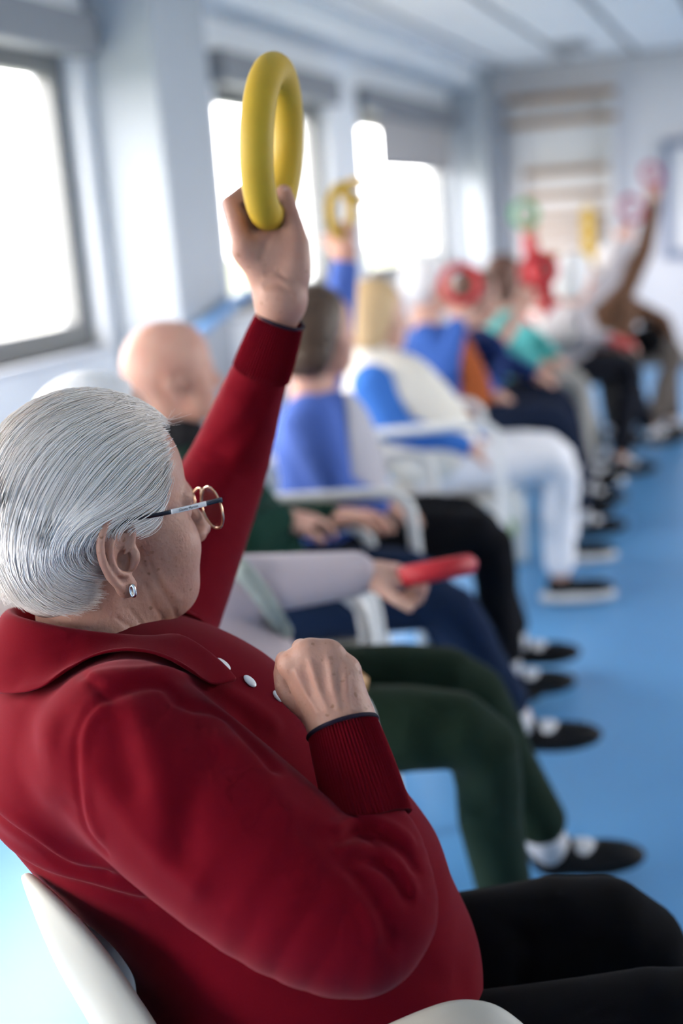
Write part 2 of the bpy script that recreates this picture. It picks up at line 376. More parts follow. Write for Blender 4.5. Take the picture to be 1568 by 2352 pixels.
# the window wall, with real openings
bx = [(WX - 0.22, WX, YB, WINDOWS[0][0], 0.0, WZ0), (WX - 0.22, WX, WINDOWS[0][1], WINDOWS[1][0], 0.0, WZ0), (WX - 0.22, WX, WINDOWS[1][1], YF, 0.0, WZ0), (WX - 0.22, WX, YB, WINDOWS[1][1], 0.0, LOW_SILL), (WX - 0.22, WX, YB, YF, WZ1, ZC)]
ys = [YB] + [y for w in WINDOWS for y in w] + [YF]
for a, b in zip(ys[0::2], ys[1::2]): bx.append((WX - 0.22, WX, a, b, WZ0, WZ1))
wall_boxes('wall_left', bx, m_wall)
wall_boxes('wall_back', [(WX - 0.22, XR + 0.2, YF, YF + 0.2, 0, ZC)], mat('grey_white_paint', (0.64, 0.63, 0.65), 0.7))
bx = [(XR, XR + 0.22, YB, YF, 0.0, RZ0), (XR, XR + 0.22, YB, YF, RZ1, ZC)]; ys = [YB] + [y for w in FILL_WINDOWS for y in w] + [YF]
for a, b in zip(ys[0::2], ys[1::2]): bx.append((XR, XR + 0.22, a, b, RZ0, RZ1))
wall_boxes('wall_right', bx, m_white)
wall_boxes('wall_front', [(WX - 0.22, XR + 0.2, YB - 0.2, YB, 0, ZC)], m_white)
m_colm = mat('grey_blue_paint', (0.42, 0.45, 0.48), 0.75, 0.15)
box('trim_1', WX, WX + 0.30, 4.70, 5.22, 0, ZC, m_colm, kind='structure', bevel=0.012)       # column between the windows
box('trim_2', WX, WX + 0.30, 10.82, YF, 0, ZC, m_colm, kind='structure', bevel=0.012)      # column in the far corner
box('trim_3', WX, WX + 0.24, YB, YF, ZC - 0.17, ZC - 0.012, m_wall, kind='structure')        # boxed duct under the ceiling
box('baseboard_left', WX, WX + 0.015, YB, 4.70, 0, 0.09, m_frame, kind='structure')
box('baseboard_back', WX + 0.3, XR, YF - 0.015, YF, 0, 0.09, m_frame, kind='structure')
_wz0 = WZ0
for k, (a, b) in enumerate(WINDOWS):
    WZ0 = LOW_SILL if k < 2 else _wz0
    w = empty('window_%d' % (k + 1), (WX - 0.1, (a + b) / 2, WZ0)); w['kind'] = 'structure'
    x0, x1 = WX - 0.14, WX - 0.06; t = 0.10
    box('frame_rail', x0, x1, a, b, WZ0, WZ0 + t, m_frame, w, 0.006); box('frame_rail', x0, x1, a, b, WZ1 - t, WZ1, m_frame, w, 0.006)
    box('frame_stile', x0, x1, a, a + t, WZ0 + t, WZ1 - t, m_frame, w, 0.006); box('frame_stile', x0, x1, b - t, b, WZ0 + t, WZ1 - t, m_frame, w, 0.006)
    box('pane', WX - 0.105, WX - 0.097, a + t, b - t, WZ0 + t, WZ1 - t, m_glass, w)
    box('window_sill', WX - 0.06, WX + 0.03, a - 0.03, b + 0.03, WZ0 - 0.03, WZ0, m_sill, w, 0.005)
    box('blind_cassette', WX - 0.02, WX + 0.09, a - 0.05, b + 0.05, WZ1 - 0.03, WZ1 + 0.13, m_blindbox, w, 0.01)
    if k == 4:
        box('roller_blind', WX + 0.02, WX + 0.026, 8.62, b, 1.80, WZ1, m_blind, w)
        box('blind_bottom_bar', WX + 0.014, WX + 0.034, 8.62, b, 1.775, 1.80, m_blindbox, w, 0.004)
for k, (a, b) in enumerate(FILL_WINDOWS):  # added windows, out of view, that brighten the room from the right
    w = empty('window_%d' % (k + 6), (XR + 0.1, (a + b) / 2, RZ0)); w['kind'] = 'structure'; x0, x1 = XR + 0.06, XR + 0.14; t = 0.08
    for z in (RZ0, RZ1 - t): box('frame_rail', x0, x1, a, b, z, z + t, m_frame, w)
    for y in (a, (a + b - t) / 2, b - t): box('frame_stile', x0, x1, y, y + t, RZ0 + t, RZ1 - t, m_frame, w)
    for y0, y1 in ((a + t, (a + b - t) / 2), ((a + b + t) / 2, b - t)): box('pane', XR + 0.097, XR + 0.105, y0, y1, RZ0 + t, RZ1 - t, m_glass, w)
# outdoors: pale ground and a hedge beyond the glass
m_out = mat('pale_paving', (0.30, 0.30, 0.28), 0.9, 0.1, noise=(0.6, 0.8, (0.22, 0.25, 0.16)))
box('ground', -90, 40, -60, 90, -0.6, -0.4, m_out, kind='structure')
m_lawn = mat('lawn_green', (0.065, 0.078, 0.030), 0.9, 0.1, noise=(0.3, 0.9, (0.12, 0.12, 0.075)))
box('lawn', -70, -12, -50, 80, -0.4, -0.33, m_lawn, kind='structure')

# ---------------- wall bars on the far wall
m_beech = mat('pale_beech_wood', (0.38, 0.25, 0.155), 0.5, 0.3, noise=(14, 0.5, (0.32, 0.20, 0.12)))
m_board = mat('white_backing_board', (0.70, 0.69, 0.69), 0.6)
wb = empty('wall_bars', (-1.67, YF, 0)); tag(wb, 'pale wooden wall bars on a white backing board on the far wall', 'wall bars')
box('backing_board', -2.04, -1.28, YF - 0.02, YF, 0.3, 2.28, m_board, wb)
for x in (-2.06, -1.28): box('upright', x - 0.02, x + 0.02, YF - 0.13, YF - 0.02, 0.0, 2.33, m_board, wb, 0.004)
for z in (2.33, 2.13): tube('rung', [(-2.16, YF - 0.13, z), (-1.22, YF - 0.13, z)], 0.032, m_beech, wb, 10)
for z in (1.72, 1.52, 1.34, 1.2, 1.05, 0.9, 0.75, 0.6, 0.45): tube('rung', [(-2.07, YF - 0.10, z), (-1.28, YF - 0.10, z)], 0.030, m_beech, wb, 10)
m_yel = mat('yellow_foam_rubber', (0.52, 0.325, 0.020), 0.55, 0.3, noise=(9, 0.5, (0.42, 0.25, 0.016)), bump=(90, 0.08, 0.002))
yb = empty('hanging_strap', (-1.48, YF - 0.16, 1.05)); tag(yb, 'yellow exercise strap hanging from the wall bars', 'strap')
box('webbing', -1.53, -1.43, YF - 0.165, YF - 0.145, 0.92, 1.40, m_yel, yb, 0.004)
tube('hook', [(-1.48, YF - 0.155, 1.40), (-1.48, YF - 0.15, 1.46), (-1.48, YF - 0.10, 1.47)], 0.008, m_yel, yb, 6)
# ---------------- framed board at the right of the far wall
m_bframe = mat('blue_grey_frame', (0.20, 0.235, 0.33), 0.5)
nb = empty('notice_board', (-0.45, YF, 0.93)); tag(nb, 'white notice board in a blue grey frame on the far wall', 'notice board')
box('sheet', -0.82, -0.08, YF - 0.02, YF, 0.95, 1.88, m_board, nb)
for a in ((-0.86, -0.79, 0.92, 1.91), (-0.11, -0.04, 0.92, 1.91)): box('frame_stile', a[0], a[1], YF - 0.05, YF, a[2], a[3], m_bframe, nb, 0.006)
for z in (0.92, 1.84): box('frame_rail', -0.79, -0.11, YF - 0.05, YF, z, z + 0.07, m_bframe, nb, 0.006)
# ---------------- ceiling vent
vt = empty('ceiling_vent', (-1.45, 9.95, ZC - 0.03)); tag(vt, 'dark square vent grille set in the ceiling panels', 'vent')
m_vent = mat('vent_grey', (0.30, 0.30, 0.31), 0.5)
box('grille_frame', -1.60, -1.30, 9.72, 10.22, ZC - 0.035, ZC - 0.018, m_vent, vt, 0.004)
for k in range(6): box('louvre', -1.58, -1.32, 9.76 + 0.075 * k, 9.80 + 0.075 * k, ZC - 0.05, ZC - 0.034, m_vent, vt, 0.003)
# ---------------- blue padded bar leaning on the wall behind the row
m_bluebar = mat('soft_blue_padding', (0.20, 0.38, 0.66), 0.6)
def PX(px, py, x): d = ray(px, py); return CAM + d * (x / d[0])
_ra, _rb = PX(448, 768, -2.235), PX(572, 668, -2.235)
bb = empty('handrail', _ra); tag(bb, 'slanted blue rail fixed to the column under the windows', 'rail')
tube('rail_bar', [_ra, (_ra + _rb) / 2, _rb], 0.024, m_bluebar, bb, 12)
for t_ in (0.12, 0.62): q_ = _ra + (_rb - _ra) * t_; tube('bracket', [q_, V(-2.301, q_[1], q_[2] - 0.02)], 0.010, m_bluebar, bb, 8)
# ================================================================== BODY BUILDERS
class Frame:
    def __init__(s, o, R, k=1.0): s.o, s.R, s.k = np.asarray(o, float), np.asarray(R, float), k
    def __call__(s, *p): return s.o + s.R @ (V(*p) * s.k)
    def ell(s, c, r, rot=None): return Ell(s(*c), V(*r) * s.k, s.R if rot is None else s.R @ rot)
    def cone(s, a, b, ra, rb): return Cone(s(*a), s(*b), ra * s.k, rb * s.k)
    def poly(s, pts, r, n=0): return Poly([s(*p) for p in pts], np.asarray(r) * s.k, n)
    def local(s, p): return ((np.asarray(p) - s.o) @ s.R) / s.k
def rx(a): c, s = math.cos(a), math.sin(a); return np.array([[1, 0, 0], [0, c, -s], [0, s, c]])
def ry(a): c, s = math.cos(a), math.sin(a); return np.array([[c, 0, s], [0, 1, 0], [-s, 0, c]])
def rz(a): c, s = math.cos(a), math.sin(a); return np.array([[c, -s, 0], [s, c, 0], [0, 0, 1]])

def ear_ops(S, F, sd, fine=True):
    """an ear on side sd (+1 left, -1 right) of the head frame F"""
    t, fl = math.radians(-3), math.radians(8)
    A = V(math.cos(fl), -sd * math.sin(fl), 0); A = ry(-t) @ A if False else A
    Bv = V(math.sin(-t) * math.cos(fl), 0, math.cos(t)); Bv /= np.linalg.norm(Bv)
    A = A - Bv * A.dot(Bv); A /= np.linalg.norm(A)
    N = np.cross(A, Bv); N *= np.sign(N[1] * sd)
    e = V(-0.016, sd * 0.080, -0.010)
    Q = lambda a, b, n=0.0: e + (A * a + Bv * b) * 1.08 + N * n
    rot = np.column_stack([A, Bv, N])
    S.u(F.ell(Q(-0.003, 0.002, -0.001), (0.020, 0.034, 0.0055), rot), 0.004)
    S.u(F.ell(Q(0.006, 0.0, -0.010), (0.012, 0.022, 0.013), rot), 0.004)          # root of the ear
    if not fine: return
    S.s(F.ell(Q(0.000, 0.004, 0.0075), (0.0125, 0.024, 0.0065), rot), 0.003)      # scapha
    S.s(F.ell(Q(0.004, -0.006, 0.004), (0.0095, 0.0125, 0.0105), rot), 0.003)     # concha
    S.u(F.poly([Q(0.004, 0.001, 0.002), Q(0.012, 0.010, 0.003), Q(0.014, 0.024, 0.003), Q(0.006, 0.035, 0.004), Q(-0.007, 0.037, 0.004), Q(-0.018, 0.028, 0.005), Q(-0.0225, 0.012, 0.005), Q(-0.020, -0.006, 0.005), Q(-0.012, -0.021, 0.004), Q(-0.003, -0.032, 0.002)],
               [0.002, 0.0034, 0.0038, 0.0042, 0.0044, 0.0044, 0.0044, 0.0042, 0.0042, 0.004], 26), 0.0025)
    S.u(F.poly([Q(-0.001, 0.022, 0.002), Q(-0.010, 0.014, 0.004), Q(-0.0125, 0.0, 0.005), Q(-0.008, -0.013, 0.005), Q(0.002, -0.019, 0.003)], [0.0025, 0.0034, 0.0036, 0.0036, 0.0034], 14), 0.003)
    S.u(F.poly([Q(0.013, 0.006, 0.001), Q(0.0135, -0.004, 0.004), Q(0.011, -0.013, 0.002)], [0.0035, 0.005, 0.004], 6), 0.004)   # tragus
    S.u(F.ell(Q(0.003, -0.031, 0.0), (0.0115, 0.0115, 0.0052), rot), 0.005)        # lobe

def head_sdf(F, fine=True, old=True):
    S = Sdf()
    S.u(F.ell((-0.008, 0, 0.045), (0.096, 0.076, 0.088)))
    S.u(F.ell((-0.045, 0, 0.022), (0.060, 0.066, 0.066)), 0.03)
    S.u(F.ell((0.033, 0, 0.05), (0.058, 0.063, 0.064)), 0.03)
    S.u(F.ell((0.043, 0, -0.02), (0.048, 0.058, 0.070)), 0.03)
    S.u(F.ell((0.030, 0, -0.064), (0.050, 0.054, 0.042)), 0.03)
    S.u(F.ell((0.073, 0, -0.090), (0.019, 0.023, 0.019)), 0.022)
    for s in (-1, 1):
        S.u(F.ell((0.056, s * 0.043, -0.028), (0.032, 0.027, 0.036)), 0.02)
        if old: S.u(F.ell((0.045, s * 0.045, -0.072), (0.034, 0.017, 0.030)), 0.02)
        S.u(F.cone((0.080, s * 0.044, 0.022), (0.093, s * 0.008, 0.021), 0.008, 0.010), 0.012)
        S.s(F.ell((0.102, s * 0.032, 0.005), (0.018, 0.019, 0.013)), 0.012)
        S.u(F.ell((0.0775, s * 0.032, 0.004), (0.0125, 0.0135, 0.0115)), 0.003)
    S.u(F.cone((0.091, 0, 0.014), (0.113, 0, -0.026), 0.008, 0.0125), 0.012)
    for s in (-1, 1): S.u(F.ell((0.103, s * 0.012, -0.031), (0.011, 0.009, 0.009)), 0.006)
    S.u(F.poly([(0.080, -0.024, -0.059), (0.093, -0.012, -0.055), (0.096, 0, -0.056), (0.093, 0.012, -0.055), (0.080, 0.024, -0.059)], [0.003, 0.006, 0.006, 0.006, 0.003], 9), 0.006)
    S.u(F.poly([(0.078, -0.022, -0.064), (0.092, -0.010, -0.068), (0.094, 0, -0.069), (0.092, 0.010, -0.068), (0.078, 0.022, -0.064)], [0.003, 0.007, 0.007, 0.007, 0.003], 9), 0.006)
    S.s(F.poly([(0.086, -0.026, -0.0625), (0.100, 0, -0.062), (0.086, 0.026, -0.0625)], 0.0016, 9), 0.003)
    for s in (-1, 1): ear_ops(S, F, s, fine)
    return S
def neck_ops(S, F, base, r=0.058):
    """neck from the head frame down to a base point in the chest"""
    b = np.asarray(base, float)
    S.u(Cone(F(-0.028, 0, -0.03), b, 0.052 * F.k, r), 0.03); S.u(Cone(F(0.018, 0, -0.085), b + (F(0.03, 0, 0) - F(0, 0, 0)), 0.032 * F.k, r * 0.75), 0.03)
    return S

def hand_sdf(F, side, curl=(0.4, 0.5, 0.3), spread=0.06, thumb=(0.5, 0.3), k=1.0):
    """hand: x along the fingers, z out of the back, thumb towards +y*side; curl = bend at the three joints"""
    S = Sdf(); s = side
    S.u(F.ell((0.045, 0, 0), (0.055, 0.040, 0.015)))
    S.u(F.cone((-0.02, 0, 0), (0.03, 0, 0), 0.026, 0.022), 0.02)
    S.u(F.ell((0.03, s * 0.026, -0.008), (0.030, 0.018, 0.016)), 0.015)
    S.u(F.ell((0.035, -s * 0.026, -0.007), (0.034, 0.014, 0.014)), 0.015)
    for i, (y, L, r) in enumerate(((0.029, 0.072, 0.0095), (0.010, 0.080, 0.0098), (-0.010, 0.074, 0.0093), (-0.028, 0.058, 0.0083))):
        y *= s; p = V(0.085 - 0.012 * abs(i - 1) * 0.6, y, 0.0); a = 0.0; yaw = s * spread * (1.5 - i)
        pts = [p - V(0.03, 0, 0), p]; rr = [r * 1.05, r * 1.1]
        for f_, c in zip((0.46, 0.31, 0.23), curl):
            a += c; p = p + L * f_ * V(math.cos(a) * math.cos(yaw), math.cos(a) * math.sin(yaw), -math.sin(a)); pts.append(p); rr.append(r * (0.98 - 0.06 * len(pts) / 3))
        S.u(F.poly(pts, rr), 0.006 if i == 0 else 0.004)
    p = V(0.018, s * 0.030, -0.008); d = V(math.cos(thumb[0]) * 0.8, s * math.sin(thumb[0] + 0.4), -0.45); d /= np.linalg.norm(d)
    d2 = d + V(0.35, -s * thumb[1], -0.1); d2 /= np.linalg.norm(d2)
    S.u(F.poly([V(0.005, s * 0.018, -0.005), p + d * 0.02, p + d * 0.045, p + d * 0.045 + d2 * 0.028], [0.015, 0.0135, 0.0105, 0.0085]), 0.010)
    return S
def rot_from_to(x, zhint):
    """frame with x axis along x and z near zhint"""
    x = np.asarray(x, float); x /= np.linalg.norm(x); z = np.asarray(zhint, float); z = z - x * z.dot(x); z /= np.linalg.norm(z)
    return np.column_stack([x, np.cross(z, x), z])
# ================================================================== THE WOMAN IN THE RED POLO SWEATER
m_skin1 = skin_mat('aged_fair_skin', (0.43, 0.228, 0.165), 1.3, (0.36, 0.14, 0.097))
m_red = mat('crimson_cotton_knit', (0.130, 0.0022, 0.0075), 0.9, 0.04, noise=(7, 0.35, (0.108, 0.0018, 0.0060)), bump=(900, 0.25, 0.0006), sheen=0.11)
m_red.node_tree.nodes['Principled BSDF'].inputs['Sheen Tint'].default_value = (1.0, 0.45, 0.5, 1)
m_navy = mat('navy_piping', (0.012, 0.008, 0.02), 0.8, 0.2)
m_black = mat('black_trouser_cloth', (0.0045, 0.0045, 0.0055), 0.9, 0.05, bump=(600, 0.2, 0.0006), sheen=0.015)
m_hairw = mat('silver_white_hair', (0.92, 0.84, 0.775), 0.42, 0.4)
m_scalp = mat('scalp_under_hair', (0.56, 0.47, 0.44), 0.7, 0.2, noise=(60, 0.6, (0.50, 0.44, 0.42)))
m_cream = mat('cream_moulded_plastic', (0.47, 0.445, 0.38), 0.45, 0.35)
m_shoe = mat('black_shoe_leather', (0.007, 0.007, 0.008), 0.6, 0.15)

W1H = P(660, 2420, 1.45)                        # seat of the body
bR = heading(25); BF, BL = bR[:, 0], bR[:, 1]
def B(f, l, u): return W1H + BF * f + BL * l + V(0, 0, u)
w1 = empty('person', V(W1H[0], W1H[1], 0)); tag(w1, 'grey-haired woman in glasses and a crimson polo sweater raising a yellow ring', 'person', 'people seated in the exercise row')

HR = heading(53, 3, 0); HO = P(313, 1246, 1.300) + HR[:, 1] * 0.092
HF = Frame(HO, HR, 1.06)
NB = P(225, 1500, 1.38)
headS = head_sdf(HF); neck_ops(headS, HF, NB, 0.062)
base_head = Sdf().add(headS)
# creases of the neck and cheek, laid on the skin
headS.folds(base_head, ((((345, 1300), (365, 1345), (392, 1385), (405, 1420)), -0.0015, 0.0030), (((335, 1345), (352, 1385), (372, 1420), (378, 1450)), -0.0013, 0.0030),
                  (((318, 1262), (324, 1290), (340, 1320)), -0.0016, 0.0025), (((300, 1400), (330, 1440), (350, 1475)), -0.0010, 0.0025), 
                  (((355, 1290), (378, 1340), (410, 1375)), 0.0008, 0.0040), (((270, 1420), (310, 1450), (340, 1480)), -0.0012, 0.0025)))

# ---- the right hand, a loose fist against the chest
rhS = Sdf()
_wr = P(786, 1665, 1.236)
rhS.u(Cone(P(822, 1800, 1.21), _wr, 0.031, 0.029))
_mcp = [(668, 1528, 1.238, 0.0125), (708, 1500, 1.232, 0.0130), (757, 1502, 1.232, 0.0125), (797, 1540, 1.236, 0.0118)]
for x, y, z, r in _mcp: rhS.u(Cone(_wr, P(x, y, z), 0.021, r), 0.022)
rhS.u(Ell(P(745, 1580, 1.240), (0.030, 0.030, 0.017), np.column_stack([RC2W[:, 0], RC2W[:, 1], RC2W[:, 2]])), 0.012)
for (x, y, z, r), L in zip(_mcp, (0.9, 1.0, 0.95, 0.8)):     # fingers fold away from the back of the hand towards the chest
    a = P(x, y, z); away = RC2W @ V(-0.22, 0.02, -1.0); away /= np.linalg.norm(away); dn = RC2W @ V(0.10, -1.0, -0.15); dn /= np.linalg.norm(dn)
    b = a + away * 0.040 * L; c = b + dn * 0.026 * L; d_ = c - away * 0.016 * L + dn * 0.010
    rhS.u(Poly([a, b, c, d_], [r * 0.98, 0.0098, 0.0090, 0.0080]), 0.006)
rhS.u(Poly([P(748, 1655, 1.25), P(690, 1612, 1.262), P(658, 1580, 1.272), P(652, 1548, 1.280)], [0.017, 0.0135, 0.0105, 0.009]), 0.012)
_base = Sdf().add(rhS)
rhS.folds(_base, (( ((680, 1545), (700, 1590), (730, 1640)), 0.0016, 0.0032), (((712, 1520), (728, 1575), (752, 1630)), 0.0018, 0.0032), (((757, 1520), (764, 1570), (776, 1625)), 0.0018, 0.0032), (((795, 1555), (797, 1590), (803, 1630)), 0.0014, 0.0032),
                  (((700, 1535), (716, 1590)), -0.0014, 0.004), (((738, 1525), (746, 1580)), -0.0014, 0.004), (((780, 1535), (783, 1580)), -0.0014, 0.004),
                  (((730, 1645), (780, 1636), (830, 1645)), -0.0008, 0.0022), (((735, 1656), (785, 1647), (840, 1656)), -0.0008, 0.0022)))

# ---- the left hand, raised, gripping the ring
lhS = Sdf(); LWR = P(645, 688, 1.585)
lhS.u(Cone(P(624, 790, 1.610), LWR, 0.027, 0.0265))
_lm = [(560, 572, 1.560, 0.0135), (577, 568, 1.582, 0.0135), (594, 572, 1.602, 0.0125), (610, 582, 1.618, 0.0115)]
for x, y, z, r in _lm: lhS.u(Cone(LWR, P(x, y, z), 0.021, r), 0.02)
lhS.u(Cone(LWR, P(672, 610, 1.570), 0.022, 0.0185), 0.02)
lhS.u(Poly([P(676, 625, 1.575), P(680, 560, 1.570), P(667, 495, 1.572), P(652, 442, 1.580)], [0.018, 0.0155, 0.0118, 0.0098]), 0.014)       # thumb
lhS.u(Ell(P(622, 592, 1.580), (0.026, 0.034, 0.024), RC2W), 0.016).u(Poly([P(565, 580, 1.565), P(605, 556, 1.575), P(672, 575, 1.572)], 0.0125, 8), 0.016)
for (x, y, z, r), (dx, q) in zip(_lm, ((0, 1.0), (6, 1.05), (12, 1.0), (20, 0.85))):
    a = P(x, y, z); b = P(530 + dx, 472 - 4 * q, z + 0.006); c = P(562 + dx, 440, z + 0.030); d_ = P(598 + dx, 452, z + 0.036)
    lhS.u(Poly([a, b, c, d_], [r * 0.95, 0.0105, 0.0095, 0.0082]), 0.006)
_base = Sdf().add(lhS)
lhS.folds(_base, ((((612, 628), (632, 622), (655, 640)), -0.0015, 0.003), (((608, 640), (640, 640), (668, 660)), 0.0014, 0.003), (((610, 655), (640, 655), (670, 675)), -0.0015, 0.003), (((606, 670), (640, 672), (680, 690)), 0.0012, 0.003),
                  (((600, 590), (612, 560), (622, 540)), -0.0015, 0.004), (((668, 640), (690, 650)), -0.001, 0.003)))

m_nail = mat('finger_nail', (0.60, 0.36, 0.30), 0.25, 0.5)
_tn = P(651, 447, 1.580) + RC2W @ V(0.0035, 0.0, 0.0072)
sdf_obj('thumbnail', [(Sdf().u(Ell(_tn, (0.0056, 0.0080, 0.0028), RC2W @ ry(0.45))), _tn - 0.011, _tn + 0.011, 0.0012)], m_nail, w1)
# ---- the rest of the body, under the clothes
core = Sdf()
SH_R, EL_R, WR_R = P(290, 1720, 1.235), P(838, 2110, 1.155), P(790, 1690, 1.232)
SH_L, EL_L, WR_L = P(350, 1440, 1.57), P(520, 1075, 1.70), P(643, 735, 1.595)
HIP = [B(0.02, s * 0.10, -0.01) for s in (-1, 1)]
KNE = [P(1700, 2385, 1.40), P(1428, 2150, 1.62)]
ANK = [KNE[0] * V(1, 1, 0) + V(0.06, 0.02, 0.09), KNE[1] * V(1, 1, 0) + V(0.10, 0.03, 0.09)]
core.u(Poly([NB, P(360, 1780, 1.40), P(640, 2080, 1.43), W1H], [0.06, 0.11, 0.13, 0.13], 10), 0.04)
core.u(Poly([SH_R, P(820, 2090, 1.16), P(850, 1960, 1.18), WR_R], [0.050, 0.036, 0.030, 0.024]), 0.02); core.u(Poly([SH_L, EL_L, WR_L], [0.050, 0.034, 0.024]), 0.02)
for h, k, a in zip(HIP, KNE, ANK): core.u(Poly([h, k, a], [0.075, 0.05, 0.035]), 0.03)
lo, hi = bounds([HO, NB], 0.14); lo2, hi2 = bounds([WR_R, P(668, 1480, 1.25)], 0.07); lo3, hi3 = bounds([WR_L, P(560, 420, 1.6)], 0.07)
lo4, hi4 = bounds([NB, W1H, SH_R, SH_L, EL_R, EL_L, WR_L] + KNE + ANK, 0.16)
sdf_obj('body', [(headS, lo, hi, 0.0019), (rhS, lo2, hi2, 0.0016), (lhS, lo3, hi3, 0.0016), (core, lo4, hi4, 0.014)], m_skin1, w1)

# ---- sweater
sw = Sdf(); tilt = bR @ ry(math.radians(-22))
sw.u(Ell(P(225, 1665, 1.385), (0.135, 0.185, 0.105), tilt))
sw.u(Ell(P(395, 1790, 1.40), (0.175, 0.180, 0.170), tilt), 0.06)
sw.u(Ell(P(655, 2065, 1.43), (0.185, 0.190, 0.180), tilt), 0.06)
sw.u(Ell(P(790, 2270, 1.45), (0.165, 0.200, 0.125), tilt), 0.06)
sw.u(Ell(B(-0.03, 0, 0.02), (0.15, 0.20, 0.12), bR), 0.06)
sw.u(Poly([SH_L, P(430, 1270, 1.645), EL_L, P(585, 890, 1.64), P(604, 846, 1.624)], [0.080, 0.071, 0.056, 0.040, 0.0365], 14), 0.05)
sw.u(Poly([SH_R, P(440, 1850, 1.20), P(640, 2010, 1.165), P(800, 2110, 1.15), P(858, 2080, 1.16), P(862, 1970, 1.18), P(856, 1915, 1.192)], [0.088, 0.090, 0.084, 0.070, 0.060, 0.048, 0.038], 20), 0.022)
sw_base = Sdf().add(sw)
def z5(*pts): return [(x / 2.24, 1350 + y / 2.24) for x, y in pts]
FOLDS = [
    (z5((480, 460), (700, 440), (850, 430), (1000, 480), (1200, 560), (1400, 700)), 0.0050, 0.012), (z5((570, 550), (700, 500), (850, 500), (950, 600), (1150, 650), (1270, 770), (1400, 920)), -0.0080, 0.008),
    (z5((545, 560), (450, 650), (400, 750), (395, 850), (410, 1000), (420, 1150), (450, 1260), (540, 1360)), -0.0030, 0.0045), (z5((530, 590), (445, 690), (425, 800), (435, 1000), (450, 1150), (500, 1270)), 0.0022, 0.007),
    (z5((365, 350), (430, 450), (545, 560)), -0.0034, 0.0045), (z5((545, 560), (640, 510), (760, 485), (860, 500)), -0.0030, 0.0045),
    (z5((1100, 880), (1010, 1000), (960, 1150), (940, 1350)), -0.0045, 0.014), (z5((690, 650), (760, 800), (800, 980), (830, 1200)), 0.0050, 0.018), (z5((480, 960), (640, 1150), (800, 1350), (1000, 1520)), 0.0040, 0.014), (z5((620, 700), (640, 850), (690, 1000)), -0.0035, 0.014),
    (z5((1180, 800), (1300, 900), (1400, 1050), (1480, 1150)), 0.004, 0.016),
    (z5((-60, 1060), (150, 1240), (350, 1380), (560, 1430)), 0.0055, 0.011), (z5((-60, 1110), (150, 1290), (350, 1420), (540, 1460)), -0.0050, 0.009), (z5((-60, 1230), (180, 1400), (450, 1490), (720, 1560)), 0.0045, 0.010), (z5((-40, 1290), (180, 1450), (450, 1540), (740, 1620)), -0.0045, 0.009),
    (z5((180, 560), (260, 800), (340, 1050)), 0.0035, 0.016), (z5((60, 300), (90, 700), (230, 1050)), 0.0025, 0.02), (z5((330, 700), (300, 900), (350, 1100)), -0.003, 0.014),
    ([(778, 1928), (812, 1908), (868, 1914), (925, 1950), (953, 1990)], -0.0075, 0.0065), ([(780, 1905), (820, 1888), (878, 1894), (935, 1930)], 0.0060, 0.008), ([(806, 1972), (855, 1978), (905, 2010), (935, 2060)], -0.0070, 0.0065), ([(790, 1950), (850, 1955), (905, 1985), (945, 2040)], 0.0055, 0.008),
    ([(800, 1990), (850, 2045), (885, 2110), (900, 2165)], -0.0060, 0.0075), ([(800, 2020), (840, 2080), (862, 2150)], 0.003, 0.008), ([(700, 1900), (760, 1940), (800, 2000), (830, 2060)], -0.003, 0.012),
    ([(560, 1030), (520, 1120), (500, 1200)], 0.003, 0.014), ([(600, 920), (560, 990), (500, 1030)], -0.003, 0.012), ([(520, 900), (560, 930), (610, 940)], 0.002, 0.012),
    ([(1000, 1930), (1020, 2060), (1010, 2200)], 0.004, 0.03), ([(940, 2180), (1000, 2240), (1060, 2260)], -0.003, 0.02),
]
sw.folds(sw_base, FOLDS, 14)
lo, hi = bounds([SH_R, SH_L, EL_R, EL_L, WR_L, P(225, 1480, 1.385), W1H, P(1130, 2200, 1.45), B(-0.1, 0.1, -0.08)], 0.13)
lo = np.minimum(lo, W1H - 0.30); hi = np.maximum(hi, V(*(W1H[:2] + 0.3), 0))
sw.i(Half(B(0.0, 0, -0.075), (-0.25 * BF + V(0, 0, -1.0))), 0.01)
sdf_obj('sweater', [(sw, lo, hi, 0.0033)], m_red, w1)

# ---- ribbed cuffs with navy piping
def cuff(a, b, ra, rb, ribs, sides_out=None):
    a, b = np.asarray(a), np.asarray(b); ax = b - a; L = np.linalg.norm(ax); ax /= L
    x = np.cross(ax, RC2W[:, 2]); x /= np.linalg.norm(x); y = np.cross(ax, x)
    nu, nv = ribs * 6, 10; th = np.linspace(0, 2 * np.pi, nu, endpoint=False); t = np.linspace(0, 1, nv)
    rib = 0.0010 * np.cos(th * ribs)
    r = (ra + (rb - ra) * t)[None, :] + rib[:, None] + 0.0012 * np.sin(t * np.pi)[None]
    p = a + ax * (t[None, :, None] * L) + r[..., None] * (np.cos(th)[:, None, None] * x + np.sin(th)[:, None, None] * y)
    o = link('ribbed_cuff', mesh_arrays('ribbed_cuff', *grid_arrays(p, True)), m_red, w1); solid(o, 0.0025, -1)
    c = b[None] + ((rb + 0.0005) * (np.cos(th[::4])[:, None] * x + np.sin(th[::4])[:, None] * y))
    pv, pq = tube_arrays(c, 0.0023, 8, False, True); pm = link('cuff_piping', mesh_arrays('cuff_piping', pv, pq), m_navy, o)
cuff(P(853, 1890, 1.195), P(787, 1672, 1.233), 0.0405, 0.0350, 70)
cuff(P(600, 856, 1.627), P(643, 732, 1.596), 0.0385, 0.0305, 64)

